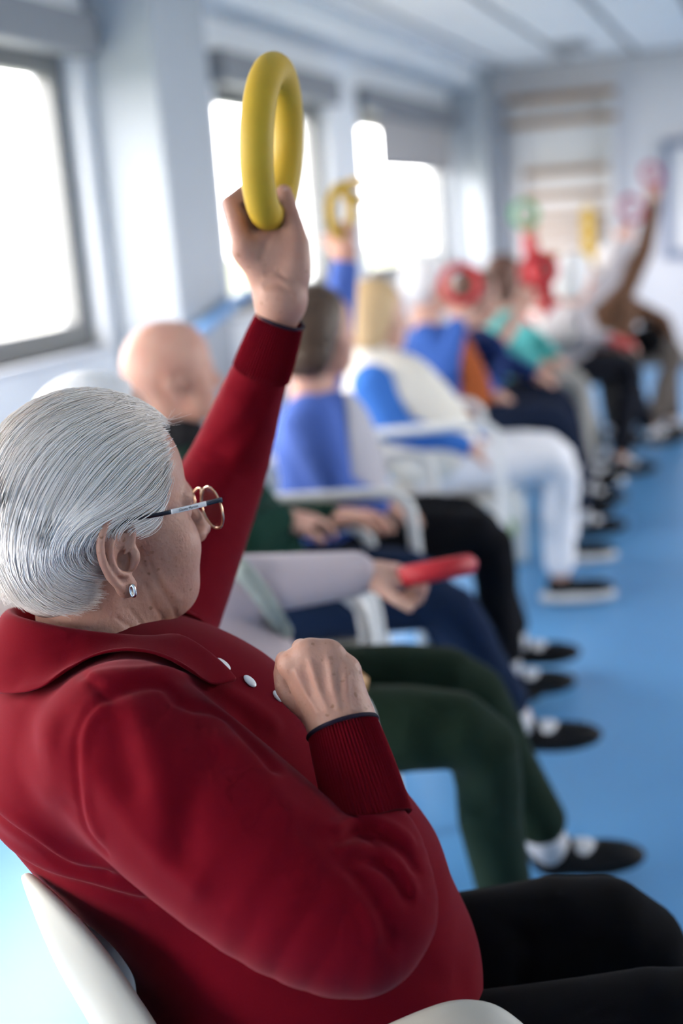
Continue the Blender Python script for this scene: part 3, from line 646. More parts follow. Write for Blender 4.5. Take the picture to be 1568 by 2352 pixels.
# ---- collar
def collar():
    up = HF(-0.03, 0, -0.03) - NB; up /= np.linalg.norm(up); c0 = NB + up * 0.040
    fx = HR[:, 0] * 0.35 + BF * 0.65; fx -= up * fx.dot(up); fx /= np.linalg.norm(fx); ly = np.cross(up, fx)
    ph = np.radians(np.linspace(-132, 132, 65)); rows = []
    for k, (h, r, dip) in enumerate(((-0.012, 0.068, 0.02), (0.012, 0.070, 0.028), (0.026, 0.073, 0.034), (0.029, 0.079, 0.036), (0.020, 0.088, 0.036), (0.000, 0.101, 0.038), (-0.022, 0.114, 0.044), (-0.036, 0.122, 0.052))):
        fr = (1 - np.cos(ph)) / 2                       # 0 at the nape, 1 at the throat
        ext = 1 + 0.18 * np.clip(fr - 0.7, 0, 1) * (k > 4)
        rr = r * ext
        rows.append(c0 + up * (h - dip * fr * 1.9)[:, None] - fx * (np.cos(ph) * rr * 1.08)[:, None] + ly * (np.sin(ph) * rr)[:, None] + fx * (0.018 * fr)[:, None])
    g = np.stack(rows, 1)
    for k, off in ((4, 0.004), (5, 0.006), (6, 0.0075), (7, 0.009)): g[:, k] = push_out(sw, g[:, k], off)
    return g
_c = link('collar', mesh_arrays('collar', *grid_arrays(collar())), m_red, w1); solid(_c, 0.004, 0); subd(_c, 1)
# ---- buttons
for (x, y) in ((511, 1527), (573, 1566), (637, 1600)):
    c = sw.cast(x, y); n_ = V(*[(sw_base.d((c + e)[None]) - sw_base.d((c - e)[None]))[0] for e in np.eye(3) * 1e-3]); n_ /= np.linalg.norm(n_)
    S = Sdf().u(Ell(c + n_ * 0.001, (0.0058, 0.0058, 0.0028), np.column_stack([np.cross(n_, V(0, 0, 1)) / np.linalg.norm(np.cross(n_, V(0, 0, 1))), np.cross(n_, np.cross(n_, V(0, 0, 1))), n_])))
    sdf_obj('button', [(S, c - 0.009, c + 0.009, 0.0011)], mat('pearl_button', (0.75, 0.74, 0.72), 0.25, 0.6) if 'pearl_button' not in bpy.data.materials else bpy.data.materials['pearl_button'], w1)

# ---- trousers and shoes
tr = Sdf()
tr.u(Ell(B(0.0, 0, -0.03), (0.17, 0.205, 0.10), bR))
for h, k, a in zip(HIP, KNE, ANK):
    mid = (h + k) / 2 + V(0, 0, 0.005); sh = (k + a) / 2
    tr.u(Poly([h, mid, k, sh, a + V(0, 0, 0.02)], [0.105, 0.092, 0.068, 0.062, 0.058], 14), 0.04)
_b = Sdf().add(tr)
tr.folds(_b, (([(1195, 2150), (1208, 2200), (1195, 2260)], -0.006, 0.010), ([(1180, 2140), (1260, 2170), (1340, 2150)], -0.003, 0.012), ([(1100, 2060), (1250, 2060), (1400, 2090)], 0.002, 0.02)))
lo, hi = bounds(HIP + KNE + ANK, 0.13); sdf_obj('trousers', [(tr, lo, hi, 0.009)], m_black, w1)
for a in ANK:
    S = Sdf().u(Ell(V(a[0], a[1], 0.055), (0.05, 0.042, 0.05), bR)).u(Ell(V(a[0], a[1], 0.036) + BF * 0.09, (0.105, 0.046, 0.034), bR), 0.03).i(Half((0, 0, 0.002), (0, 0, -1)))
    sdf_obj('shoe', [(S, V(a[0], a[1], 0) - 0.2, V(a[0], a[1], 0.1) + 0.22, 0.005)], m_shoe, w1)

# ---- hair: a thin cap and combed strands
hairS = Sdf()
hairS.u(HF.ell((-0.010, 0, 0.048), (0.1045, 0.083, 0.0935))).u(HF.ell((-0.052, 0, 0.015), (0.066, 0.076, 0.080)), 0.03).u(HF.ell((-0.060, 0, -0.042), (0.038, 0.055, 0.034)), 0.03)
hairS.i(Half(HF(0.030, 0, 0.06), HR @ V(0.90, 0, -0.43)), 0.012)
for s in (-1, 1): hairS.s(HF.ell((0.008, s * 0.088, -0.012), (0.030, 0.030, 0.048), ry(0.25)), 0.012)
hair_full = Sdf().u(HF.ell((-0.010, 0, 0.048), (0.1065, 0.085, 0.0955))).u(HF.ell((-0.052, 0, 0.015), (0.068, 0.078, 0.082)), 0.03).u(HF.ell((-0.062, 0, -0.050), (0.044, 0.062, 0.042)), 0.03)
hair_full.u(HF.ell((0.03, 0, 0.05), (0.062, 0.074, 0.066)), 0.02)
lo, hi = bounds([HF(0, 0, 0.03)], 0.16); sdf_obj('hair_cap', [(hairS, lo, hi, 0.004)], m_scalp, w1)
def zg(*pts): return [(x / 2.45, 820 + y / 2.45) for x, y in pts]
G = [zg((905, 880), (880, 940), (835, 985), (770, 1015)), zg((915, 800), (890, 860), (830, 920), (750, 965), (720, 1000)), zg((945, 690), (920, 780), (850, 850), (760, 905), (680, 930)),
     zg((948, 610), (900, 700), (820, 790), (700, 865), (600, 915), (500, 980), (440, 1080), (480, 1170), (575, 1200)),
     zg((935, 520), (850, 575), (760, 670), (660, 780), (550, 870), (430, 945), (350, 1045), (350, 1145), (440, 1225), (585, 1240)),
     zg((910, 440), (800, 485), (680, 570), (570, 690), (470, 810), (380, 915), (300, 1045), (300, 1180), (420, 1285), (565, 1305)),
     zg((905, 375), (760, 410), (600, 500), (470, 630), (380, 780), (310, 910), (250, 1060), (250, 1220), (390, 1340), (590, 1355)),
     zg((925, 320), (740, 340), (540, 420), (380, 560), (270, 720), (190, 900), (150, 1080), (170, 1250), (290, 1380), (480, 1425)),
     zg((940, 285), (760, 262), (520, 300), (300, 400), (130, 580), (40, 800), (10, 1000), (50, 1200), (140, 1360), (260, 1420)),
     zg((930, 262), (760, 200), (520, 190), (270, 260), (60, 420), (-60, 640), (-90, 860), (-60, 1080), (0, 1260), (90, 1400))]
def snap(p, off=0.0):
    for _ in range(8):
        e = np.eye(3) * 5e-4; d = hair_full.d(p) - off
        g = np.stack([(hair_full.d(p + e[i]) - hair_full.d(p - e[i])) for i in range(3)], -1); g /= np.linalg.norm(g, axis=1)[:, None] + 1e-9
        p = p - g * d[:, None] * 0.9
    return p
NP_ = 22
guides = [HF.local(resample(hair_full.casts(g), NP_)) for g in G]
for g in guides: g[:, 1] = np.minimum(g[:, 1], -0.003)
mir = V(1, -1, 1); guides = guides + [g * mir for g in guides[::-1]]
sv, sq, so = [], [], 0
counts = [60, 80, 150, 330, 400, 420, 440, 700, 620, 300] + [520, 520, 300, 260, 240, 200, 150, 80, 60]
NS = 14; allp = []
for (g0, g1), cnt in zip(zip(guides[:-1], guides[1:]), counts):
    ncl = max(4, cnt // 26); t = np.where(RNG.random(cnt) < 0.62, np.clip((RNG.integers(0, ncl, cnt) + 0.5) / ncl + RNG.normal(0, 0.22 / ncl, cnt), 0, 1), RNG.random(cnt))[:, None, None]; base = g0[None] * (1 - t) + g1[None] * t
    s0 = np.where(RNG.random(cnt) < 0.65, RNG.random(cnt)**2 * 0.14, RNG.random(cnt) * 0.5); s0 = np.where(RNG.random(cnt) < 0.12, -RNG.random(cnt) * 0.045, s0); s1 = 0.88 + 0.12 * RNG.random(cnt)
    u = (s0[:, None] + (s1 - s0)[:, None] * np.linspace(0, 1, NS)[None]) * (NP_ - 1); i = np.minimum(u.astype(int), NP_ - 2); w = (u - i)[..., None]; r_ = np.arange(cnt)[:, None]
    p = base[r_, i] * (1 - w) + base[r_, i + 1] * w
    p = p + RNG.normal(0, 0.0016, (cnt, 1, 3)) + np.sin(np.linspace(0, 2.2, NS)[None] + RNG.random((cnt, 1)) * 6)[..., None] * RNG.normal(0, 0.0014, (cnt, 1, 3))
    allp.append(p)
allp = np.concatenate(allp); ns_ = len(allp)
off = np.repeat(0.0008 + 0.0055 * RNG.random(ns_)**1.6, NS)
allp = snap(HF.o + (allp.reshape(-1, 3) * HF.k) @ HF.R.T, off).reshape(ns_, NS, 3)
rad = (0.00022 + 0.00062 * RNG.random(ns_)**3)[:, None] * np.interp(np.linspace(0, 1, NS), (0, 0.15, 0.75, 1), (0.5, 1, 1, 0.25))[None]
tg = np.gradient(allp, axis=1); tg /= np.linalg.norm(tg, axis=2, keepdims=True) + 1e-9
nr = np.cross(tg, V(0.31, 0.22, 0.92)); nr /= np.linalg.norm(nr, axis=2, keepdims=True) + 1e-9; bn = np.cross(tg, nr); an = np.arange(3) * 2 * np.pi / 3
vv = allp[:, :, None] + rad[:, :, None, None] * (np.cos(an)[:, None] * nr[:, :, None] + np.sin(an)[:, None] * bn[:, :, None])
i = np.arange(NS - 1)[:, None]; j = np.arange(3)[None]; q1 = np.stack([i * 3 + j, i * 3 + (j + 1) % 3, (i + 1) * 3 + (j + 1) % 3, (i + 1) * 3 + j], -1).reshape(-1, 4)
sv.append(vv.reshape(-1, 3)); sq.append((q1[None] + (np.arange(ns_) * NS * 3)[:, None, None]).reshape(-1, 4)); so = ns_ * NS * 3
for k in range(14):                              # stray wisps at the forehead and nape
    a = hair_full.cast(*[(381, 972), (379, 964), (40, 1372), (20, 1360)][k % 4]); d = RC2W @ (V(0.9, 0.5, 0.1) if k % 4 < 2 else V(-0.3, -0.9, 0.1)) + RNG.normal(0, 0.35, 3)
    p = resample([a, a + d * 0.008, a + d * 0.016 + RC2W @ V(0, 0.003, 0)], 8); v, q = tube_arrays(p, np.linspace(0.00018, 0.00008, 8), 3, False); sv.append(v); sq.append(q + so); so += len(v)
tag(link('hair', mesh_arrays('hair', np.vstack(sv), np.vstack(sq)), m_hairw, w1), kind='stuff')

# ---- glasses
m_gold = mat('gold_metal', (0.72, 0.50, 0.33), 0.22, 0.6, metal=1.0)
m_tblk = mat('black_enamel', (0.012, 0.008, 0.010), 0.25, 0.6)
m_twht = mat('white_enamel', (0.78, 0.77, 0.74), 0.3, 0.5)
m_lens = mat('spectacle_lens', (1, 1, 1), 0.0)
_n = m_lens.node_tree; _o = _n.nodes['Material Output']; _t = _n.nodes.new('ShaderNodeBsdfTransparent'); _t.inputs[0].default_value = (0.93, 0.88, 0.86, 1)
_g = _n.nodes.new('ShaderNodeBsdfGlossy'); _g.inputs['Roughness'].default_value = 0.03; _f = _n.nodes.new('ShaderNodeValue'); _f.outputs[0].default_value = 0.10; _m = _n.nodes.new('ShaderNodeMixShader')
_n.links.new(_f.outputs[0], _m.inputs[0]); _n.links.new(_t.outputs[0], _m.inputs[1]); _n.links.new(_g.outputs[0], _m.inputs[2]); _n.links.new(_m.outputs[0], _o.inputs[0])
GX = 0.116
def rim(s):
    th = np.linspace(0, 2 * np.pi, 36, endpoint=False); y = s * (0.034 + 0.0265 * np.cos(th) * (1 + 0.08 * np.sin(th))); z = 0.000 + 0.0225 * np.sin(th) - 0.003 * np.cos(th)**2
    return np.stack([HF(GX - 0.25 * max(0, abs(a) - 0.02)**1.0 * 0.35, a, b) for a, b in zip(y, z)])
bridge = tube('glasses', [HF(GX, 0.009, 0.010), HF(GX + 0.004, 0.004, 0.015), HF(GX + 0.004, -0.004, 0.015), HF(GX, -0.009, 0.010)], 0.0012, m_gold, w1, 8, n=10)
for s in (-1, 1):
    r = rim(s); link('rim', mesh_arrays('rim', *tube_arrays(r, 0.0014, 8, False, True)), m_gold, bridge)
    c = r.mean(0) + HR[:, 0] * 0.001; v = np.vstack([r, (r + c) / 2 + HR[:, 0] * 0.0012, c + HR[:, 0] * 0.002]); n = len(r)
    f3 = [(i, (i + 1) % n, n + (i + 1) % n, n + i) for i in range(n)] + [(n + i, n + (i + 1) % n, 2 * n, 2 * n) for i in range(0)]
    me = bpy.data.meshes.new('lens'); me.from_pydata([tuple(x) for x in v], [], f3 + [(n + i, n + (i + 1) % n, 2 * n) for i in range(n)]); me.polygons.foreach_set('use_smooth', np.ones(len(me.polygons), bool)); link('lens', me, m_lens, bridge)
    hx = HF(GX - 0.006, s * 0.064, 0.014)
    path = resample([HF(GX - 0.004, s * 0.0605, 0.012), hx, HF(0.075, s * 0.0745, 0.017), HF(0.03, s * 0.0835, 0.021), HF(0.000, s * 0.0855, 0.024), HF(-0.018, s * 0.0845, 0.020), HF(-0.032, s * 0.080, 0.0)], 60); path = arc(path, 60)
    def strip(name, i0, i1, h, w, m):
        pp = path[i0:i1]; up = HR[:, 2]; n_ = HR[:, 1] * s
        P4 = np.stack([pp + up * h + n_ * w, pp - up * h + n_ * w, pp - up * h - n_ * w, pp + up * h - n_ * w, pp + up * h + n_ * w], 1)
        v, q = grid_arrays(P4); v2 = np.vstack([v]); o = link(name, mesh_arrays(name, v2, np.vstack([q, [[0, 1, 2, 3]], [[len(v) - 5, len(v) - 4, len(v) - 3, len(v) - 2]]]), False), m, bridge); return o
    strip('temple_hinge', 0, 11, 0.0026, 0.0012, m_tblk); strip('temple_arm', 10, 28, 0.0026, 0.0011, m_twht); strip('temple_tip', 27, 60, 0.0022, 0.0013, m_tblk)
    # small lettering printed on the white part of the temple
    fc = bpy.data.curves.new('lettering_curve', 'FONT'); fc.body = 'Gianna Marcon'; fc.size = 0.0042; fc.align_x = 'CENTER'; fc.align_y = 'CENTER'; fc.extrude = 0.00004; fc.space_character = 1.05
    fo = bpy.data.objects.new('lettering_curve', fc); COL.objects.link(fo); bpy.context.view_layer.update()
    tm = bpy.data.meshes.new_from_object(fo.evaluated_get(bpy.context.evaluated_depsgraph_get())); bpy.data.objects.remove(fo); tm.name = 'temple_lettering'
    xd = (path[26] - path[12]) * (1 if s > 0 else -1); xd /= np.linalg.norm(xd); yd = HR[:, 2] - xd * HR[:, 2].dot(xd); yd /= np.linalg.norm(yd); zd = np.cross(xd, yd); c = path[19] + zd * 0.0014
    tm.transform(Matrix([[xd[i], yd[i], zd[i], c[i]] for i in range(3)] + [[0, 0, 0, 1]])); tm.materials.clear(); link('temple_lettering', tm, m_tblk, bridge)
# ---- earring
m_sil = mat('silver', (0.72, 0.70, 0.66), 0.2, 0.6, metal=1.0)
_ec = HF(0.000, -0.087, -0.046); th = np.linspace(0, 2 * np.pi, 24, endpoint=False)
for s in (-1, 1):
    c = HF(-0.012, s * 0.0865, -0.047)
    link('earring', mesh_arrays('earring', *tube_arrays(np.stack([c + HR @ (V(0.25 * math.cos(a), s * 0.3 * math.cos(a) + 0.0, math.sin(a)) * 0.0062) for a in th]), 0.0019, 8, False, True)), m_sil, w1)

# ---- the yellow ring she holds up
RO, RTUBE = 0.0885, 0.0205
_c = P(627, 330, 1.560); ax_v = RC2W @ V(0.085, 1.0, 0.0); ax_v /= np.linalg.norm(ax_v); view = ray(627, 330); view /= np.linalg.norm(view); side = RC2W @ V(1.0, -0.085, 0)
th = np.linspace(0, 2 * np.pi, 72, endpoint=False); tl = math.radians(13.5)
dep = view - ax_v * view.dot(ax_v); dep /= np.linalg.norm(dep); sid = np.cross(dep, ax_v); sid *= np.sign(sid.dot(side)); wdir = dep * math.cos(tl) + sid * math.sin(tl)
yr = link('exercise_ring', mesh_arrays('exercise_ring', *tube_arrays(_c + RO * (np.cos(th)[:, None] * ax_v + np.sin(th)[:, None] * wdir), RTUBE, 24, False, True)), m_yel)
tag(yr, 'large yellow ring held high by the woman in the crimson sweater', 'ring', 'exercise rings')
# ---- her cream shell armchair
ch = empty('armchair', V(*(B(-0.02, 0, 0)[:2]), 0.0), math.radians(31)); tag(ch, 'cream moulded plastic armchair under the woman in crimson', 'chair', 'chairs of the exercise row')
cR = heading(31); CO = B(0.02, 0.02, 0)
def C1(f, l, z): q = CO + cR[:, 0] * f + cR[:, 1] * l; return V(q[0], q[1], z)
def shell_grid(rows): return np.stack([resample(r, 21) for r in rows], 1)
SZ = W1H[2] - 0.115
loc = lambda w: np.array([*(cR.T @ (w - CO))[:2], w[2]])
rim_n = resample([loc(P(*q)) for q in ((440, 2490, 1.20), (400, 2415, 1.21), (362, 2352, 1.22), (308, 2270, 1.23), (238, 2170, 1.24), (150, 2075, 1.255), (85, 2022, 1.275), (50, 2000, 1.30))], 12)
back = []
for t, (fe, le, ze) in zip(np.linspace(0, 1, 12), rim_n):
    zc = SZ + 0.02 + (0.33) * t; fc = fe + 0.02 * t - 0.067 * (1 - t); le = abs(le); fm = fe * 0.4 + fc * 0.6
    back.append([C1(fe, -le, ze), C1(fm, -le * 1.02 - 0.012, ze * 0.6 + zc * 0.4), C1(fc * 0.9 + fe * 0.1, -le * 0.6, ze * 0.2 + zc * 0.8), C1(fc, 0, zc), C1(fc * 0.9 + fe * 0.1, le * 0.6, ze * 0.2 + zc * 0.8), C1(fm + 0.02, le * 1.02 + 0.012, ze * 0.6 + zc * 0.4 - 0.06 * t), C1(fe + 0.03, le, ze - 0.10 * t)])
o = link('backrest', mesh_arrays('backrest', *grid_arrays(shell_grid(back))), m_cream, ch); solid(o, 0.016, 0); subd(o, 1)
seat = []
for t in np.linspace(0, 1, 10):
    f = -0.20 + 0.46 * t; dz = -0.015 * math.sin(t * 3.14) - 0.03 * max(0, t - 0.85) / 0.15
    seat.append([C1(f, -0.245, SZ + 0.03 + dz), C1(f, -0.16, SZ + dz), C1(f, 0, SZ - 0.01 + dz), C1(f, 0.16, SZ + dz), C1(f, 0.245, SZ + 0.03 + dz)])
o = link('seat', mesh_arrays('seat', *grid_arrays(shell_grid(seat))), m_cream, ch); solid(o, 0.016, 0); subd(o, 1)
for s in (-1, 1):
    path = resample([C1(-0.15, s * 0.17, 0.545), C1(-0.08, s * 0.235, 0.595), C1(0.0, s * 0.258, 0.630), C1(0.085, s * 0.265, 0.658), C1(0.130, s * 0.266, 0.661), C1(0.168, s * 0.270, 0.642), C1(0.20, s * 0.27, 0.58), C1(0.215, s * 0.265, SZ + 0.01)], 28)
    tg = np.gradient(path, axis=0); tg /= np.linalg.norm(tg, axis=1)[:, None]; wd = np.cross(tg, cR[:, 1]); wd /= np.linalg.norm(wd, axis=1)[:, None]
    g = np.stack([path + cR[:, 1] * a * 0.027 + wd * b for a, b in ((-1.0, 0.006), (-0.5, 0), (0, 0), (0.5, 0), (1.0, 0.006))], 1)
    o = link('armrest', mesh_arrays('armrest', *grid_arrays(g)), m_cream, ch); solid(o, 0.014, 0); subd(o, 1)
m_tubew = mat('white_lacquered_tube', (0.72, 0.71, 0.68), 0.35, 0.5)
for s in (-1, 1):
    for f in (-0.06, 0.20):
        tube('leg', [C1(f, s * 0.20, SZ), C1(f + 0.03 * np.sign(f), s * 0.235, 0.0)], 0.013, m_tubew, ch, 10)
# ================================================================== THE OTHER SITTERS
def PZ(px, py, h):
    d = ray(px, py); return CAM + d * ((h - CAMZ) / d[2])
GRP = 'people seated in the exercise row'
m_skin2 = skin_mat('light_skin', (0.60, 0.37, 0.28)); m_skin3 = skin_mat('ruddy_skin', (0.55, 0.31, 0.23)); m_skin4 = skin_mat('tan_skin', (0.42, 0.25, 0.17))
def cloth(name, col, **k): return mat(name, col, 0.88, 0.07, noise=(6, 0.35, tuple(c * 0.8 for c in col)), bump=(350, 0.2, 0.001), sheen=0.03, **k)
m_sock = cloth('white_sock', (0.66, 0.65, 0.66)); m_sole = mat('white_rubber_sole', (0.62, 0.62, 0.62), 0.6)
def sitter(label, head, face, hip, knees, ankles, arms, top, legs, hair=None, hair_m=None, skin=m_skin2, pitch=0, cell=0.008, feet=None, sleeve=1.0, shoe_m=None, sole=False, sock=True, girth=1.0, chest_off=(0.0, 0.0), foot_dir=None, yaw=18, thigh=0.45):
    shoe_m = shoe_m or m_shoe
    kn = [PZ(k[0], k[1], k[2] if len(k) > 2 else 0.52) for k in knees]; an = [PZ(*a) for a in ankles]
    TR = heading(yaw); f, l, up = TR[:, 0], TR[:, 1], V(0, 0, 1)
    hp = (kn[0] + kn[1]) / 2 - f * thigh; hp[2] = 0.53
    r_ = ray(head[0], head[1]); zh = (hp - CAM).dot(l) / r_.dot(l); dz = zh - head[2]      # the head stands over the seat
    HRx = heading(face, pitch); F = Frame(P(head[0], head[1], zh), HRx, 1.03)
    arms = [{k: ((v[0], v[1], v[2] + dz) if k in ('el', 'wr', 'to') else v) for k, v in A.items()} for A in arms]
    root = empty('person', V(hp[0], hp[1], 0)); tag(root, label, 'person', GRP)
    nb_ = F(-0.035, 0, -0.15); ch = (nb_ * 0.62 + hp * 0.38) + f * (0.02 + chest_off[0])
    sh = [nb_ + l * s * 0.155 - up * 0.055 for s in (-1, 1)]
    hips = [hp + l * s * 0.09 for s in (-1, 1)]
    # body: head, neck and hands fine, the rest under the clothes
    H = head_sdf(F, fine=cell < 0.0075); neck_ops(H, F, nb_, 0.056)
    core = Sdf().u(Poly([nb_, ch, hp], [0.06, 0.10, 0.11], 6))
    parts = [(H, *bounds([F.o, nb_], 0.14), min(cell * 0.8, 0.0075))]
    tp = Sdf(); ax = hp - nb_; ax /= np.linalg.norm(ax); tl = rotm(f - ax * f.dot(ax), -ax)
    tp.u(Ell(nb_ - up * 0.13 + f * 0.01, (0.115 * girth, 0.185, 0.115), tl)).u(Ell(ch + f * 0.01, (0.135 * girth, 0.175 * girth, 0.17), tl), 0.06)
    tp.u(Ell((ch + hp) / 2 + f * 0.03, (0.150 * girth, 0.18 * girth, 0.17), tl), 0.06).u(Ell(hp + up * 0.04, (0.15 * girth, 0.185 * girth, 0.12), TR), 0.06)
    for s, A in zip((-1, 1), arms):
        el, wr = P(*A['el']), P(*A['wr']); so = sh[(s + 1) // 2]
        core.u(Poly([so, el, wr], [0.045, 0.036, 0.026]), 0.02)
        end = el + (wr - el) * sleeve if sleeve <= 1 else wr
        if A.get('sleeve', sleeve) >= 1: tp.u(Poly([so, el, wr + (el - wr) * 0.04], [0.075, 0.056, 0.042]), 0.035)
        else: tp.u(Poly([so, so + (el - so) * 0.85], [0.078, 0.066]), 0.035)
        x = (P(*A['to']) - wr) if 'to' in A else wr - el
        hs = hand_sdf(Frame(wr + x / np.linalg.norm(x) * 0.012, rot_from_to(x, RC2W @ V(*A.get('z', (0, 0.6, 0.8)))), 1.0), s, A.get('curl', (0.5, 0.6, 0.4)))
        hs.u(Cone(wr, wr + (el - wr) * (0.25 if A.get('sleeve', sleeve) >= 1 else 0.8), 0.026, 0.036), 0.01)
        parts.append((hs, *bounds([wr, wr + x / np.linalg.norm(x) * 0.12], 0.10), min(cell * 0.62, 0.006)))
    for h_, k_, a_ in zip(hips, kn, an): core.u(Poly([h_, k_, a_], [0.07, 0.048, 0.034]), 0.02)
    pts = [nb_, hp] + sh + hips + kn + an + [P(*A['el']) for A in arms] + [P(*A['wr']) for A in arms]
    parts.append((core, *bounds(pts, 0.14), 0.014)); sdf_obj('body', parts, skin, root)
    pt = [nb_, hp] + sh + [P(*A['el']) for A in arms] + [P(*A['wr']) for A in arms]
    sdf_obj('top', [(tp, *bounds(pt, 0.24), cell)], top, root)
    tr = Sdf().u(Ell(hp, (0.15, 0.185, 0.105), TR))
    for h_, k_, a_ in zip(hips, kn, an):
        e_ = a_ + (k_ - a_) / np.linalg.norm(k_ - a_) * 0.06
        tr.u(Poly([h_, (h_ + k_) / 2 + up * 0.01, k_, (k_ + a_) / 2, e_], [0.095, 0.085, 0.066, 0.060, 0.055], 12), 0.03)
    sdf_obj('trousers', [(tr, *bounds([hp] + kn + an, 0.24), cell)], legs, root)
    for i, a_ in enumerate(an):
        fd = (f if foot_dir is None else heading(foot_dir)[:, 0]); FR = rotm(fd); g = a_ - up * 0.085
        S = Sdf().u(Ell(g + up * 0.05, (0.050, 0.040, 0.048), FR)).u(Ell(g + up * 0.034 + fd * 0.095, (0.105, 0.045, 0.036), FR), 0.03).i(Half(g + up * 0.004, (0, 0, -1)))
        sdf_obj('shoe', [(S, *bounds([g, g + fd * 0.2], 0.09), 0.006)], shoe_m, root)
        if sole:
            S = Sdf().u(Ell(g + up * 0.010 + fd * 0.065, (0.140, 0.050, 0.05), FR)).i(Half(g + up * 0.030, (0, 0, 1)), 0.004).i(Half(g - up * 0.004, (0, 0, -1)), 0.004)
            sdf_obj('shoe_sole', [(S, *bounds([g, g + fd * 0.2], 0.12), 0.006)], m_sole, root)
        if sock:
            S = Sdf().u(Ell(g + up * 0.052 + fd * 0.062, (0.042, 0.033, 0.026), FR)); sdf_obj('sock_instep', [(S, *bounds([g, g + fd * 0.12], 0.08), 0.006)], m_sock, root)
            tube('sock', [a_ - up * 0.03, a_ + (kn[i] - a_) * 0.28], [0.043, 0.045], m_sock, root, 14)
    if hair:
        S = Sdf().u(F.ell((-0.012, 0, 0.050), (0.110, 0.090, 0.098)))
        if hair == 'bob': S.u(F.ell((-0.030, 0, 0.0), (0.090, 0.095, 0.10)), 0.03).u(F.ell((-0.040, 0, -0.055), (0.070, 0.088, 0.06)), 0.03)
        else: S.u(F.ell((-0.050, 0, 0.01), (0.070, 0.078, 0.085)), 0.03)
        if hair == 'pony': S.u(F.poly([(-0.10, 0, 0.03), (-0.13, 0, -0.02), (-0.12, 0, -0.13)], [0.03, 0.035, 0.02]), 0.02)
        S.i(Half(F(0.052, 0, 0.06), HRx @ V(0.92, 0, -0.38)), 0.015)
        for s in (-1, 1):
            if hair != 'bob': S.s(F.ell((0.012, s * 0.09, -0.018), (0.030, 0.030, 0.050)), 0.015)
        sdf_obj('hair', [(S, F.o - 0.22, F.o + 0.2, 0.006)], hair_m, root)
    root['_hp'] = list(hp); root['_f'] = yaw
    return root, dict(dz=dz, arms=arms, F=F, hp=hp, f=f, l=l, nb=nb_, ch=ch, sh=sh, tp=tp, H=H)
class PartOf:                                   # the first k pieces of a surface
    def __init__(s, base, k): s.base, s.k = base, base.ops[:k]
    def d(s, p): return s.base.d(p, s.k)
def torus(label, c, nrm, R, r, m, group='exercise rings'):
    nrm = np.asarray(nrm, float) / np.linalg.norm(nrm); a = np.cross(nrm, V(0.2, 0.1, 1)); a /= np.linalg.norm(a); b = np.cross(nrm, a); th = np.linspace(0, 2 * np.pi, 40, endpoint=False)
    o = link('exercise_ring', mesh_arrays('exercise_ring', *tube_arrays(np.asarray(c) + R * (np.cos(th)[:, None] * a + np.sin(th)[:, None] * b), r, 14, False, True)), m)
    return tag(o, label, 'ring', group)
def CD(x, y, z): return RC2W @ V(x, y, z)       # a direction given as right, up, towards the camera

m_hwhite = mat('white_hair', (0.72, 0.71, 0.70), 0.5, 0.3, bump=(60, 0.6, 0.01)); m_hbrown = mat('brown_hair', (0.065, 0.038, 0.022), 0.45, 0.4, bump=(60, 0.6, 0.01))
m_hblond = mat('sandy_blonde_hair', (0.52, 0.36, 0.19), 0.5, 0.3, bump=(60, 0.6, 0.01)); m_hauburn = mat('auburn_hair', (0.13, 0.065, 0.045), 0.5, 0.3, bump=(60, 0.6, 0.01)); m_hdark = mat('dark_hair', (0.03, 0.025, 0.022), 0.5, 0.3, bump=(60, 0.6, 0.01))
m_rr = mat('red_foam_rubber', (0.42, 0.016, 0.024), 0.5, 0.35); m_gr = mat('green_foam_rubber', (0.10, 0.34, 0.15), 0.5, 0.35); m_pk = mat('raspberry_foam_rubber', (0.34, 0.07, 0.12), 0.5, 0.35); m_or = mat('amber_foam_rubber', (0.66, 0.40, 0.04), 0.5, 0.35)

LAP = dict(curl=(0.35, 0.4, 0.3), z=(0, 1, 0.3))
# --- next to her: white hair, pale pink cardigan, red ring held forward
p2, d2 = sitter('white-haired person in a pale pink cardigan and dark green trousers holding out a red ring', (238, 1045, 1.98), 30, (520, 1670), [(1085, 1690), (1058, 1575)], [(1165, 2075, 0.10), (1265, 1925, 0.12)],
    [dict(el=(570, 1345, 1.97), wr=(822, 1318, 2.02), to=(905, 1318, 2.04), z=(0.0, 0.95, 0.35), curl=(0.6, 1.2, 0.9)), dict(el=(440, 1480, 2.2), wr=(600, 1530, 2.2), **LAP)],
    cloth('pale_pink_knit', (0.50, 0.43, 0.45)), cloth('dark_green_cloth', (0.012, 0.024, 0.015)), 'short', m_hwhite, m_skin2, 4, 0.0065)
_ln = np.stack([d2['tp'].casts([(a, b)])[0] for a, b in [(455, 1240), (500, 1265), (545, 1300), (585, 1345), (620, 1395), (650, 1450)]])
m_scarf = cloth('grey_green_scarf', (0.30, 0.34, 0.31))
S = Sdf().u(Poly(_ln, [0.015, 0.018, 0.018, 0.017, 0.016, 0.018], 14)); sdf_obj('scarf', [(S, *bounds(_ln, 0.05), 0.005)], m_scarf, p2)
torus('red ring held out flat by the person in the pale pink cardigan', P(992, 1312, 2.06 + d2['dz']), CD(-0.19, 1.0, -0.06), 0.066, 0.0195, m_rr)
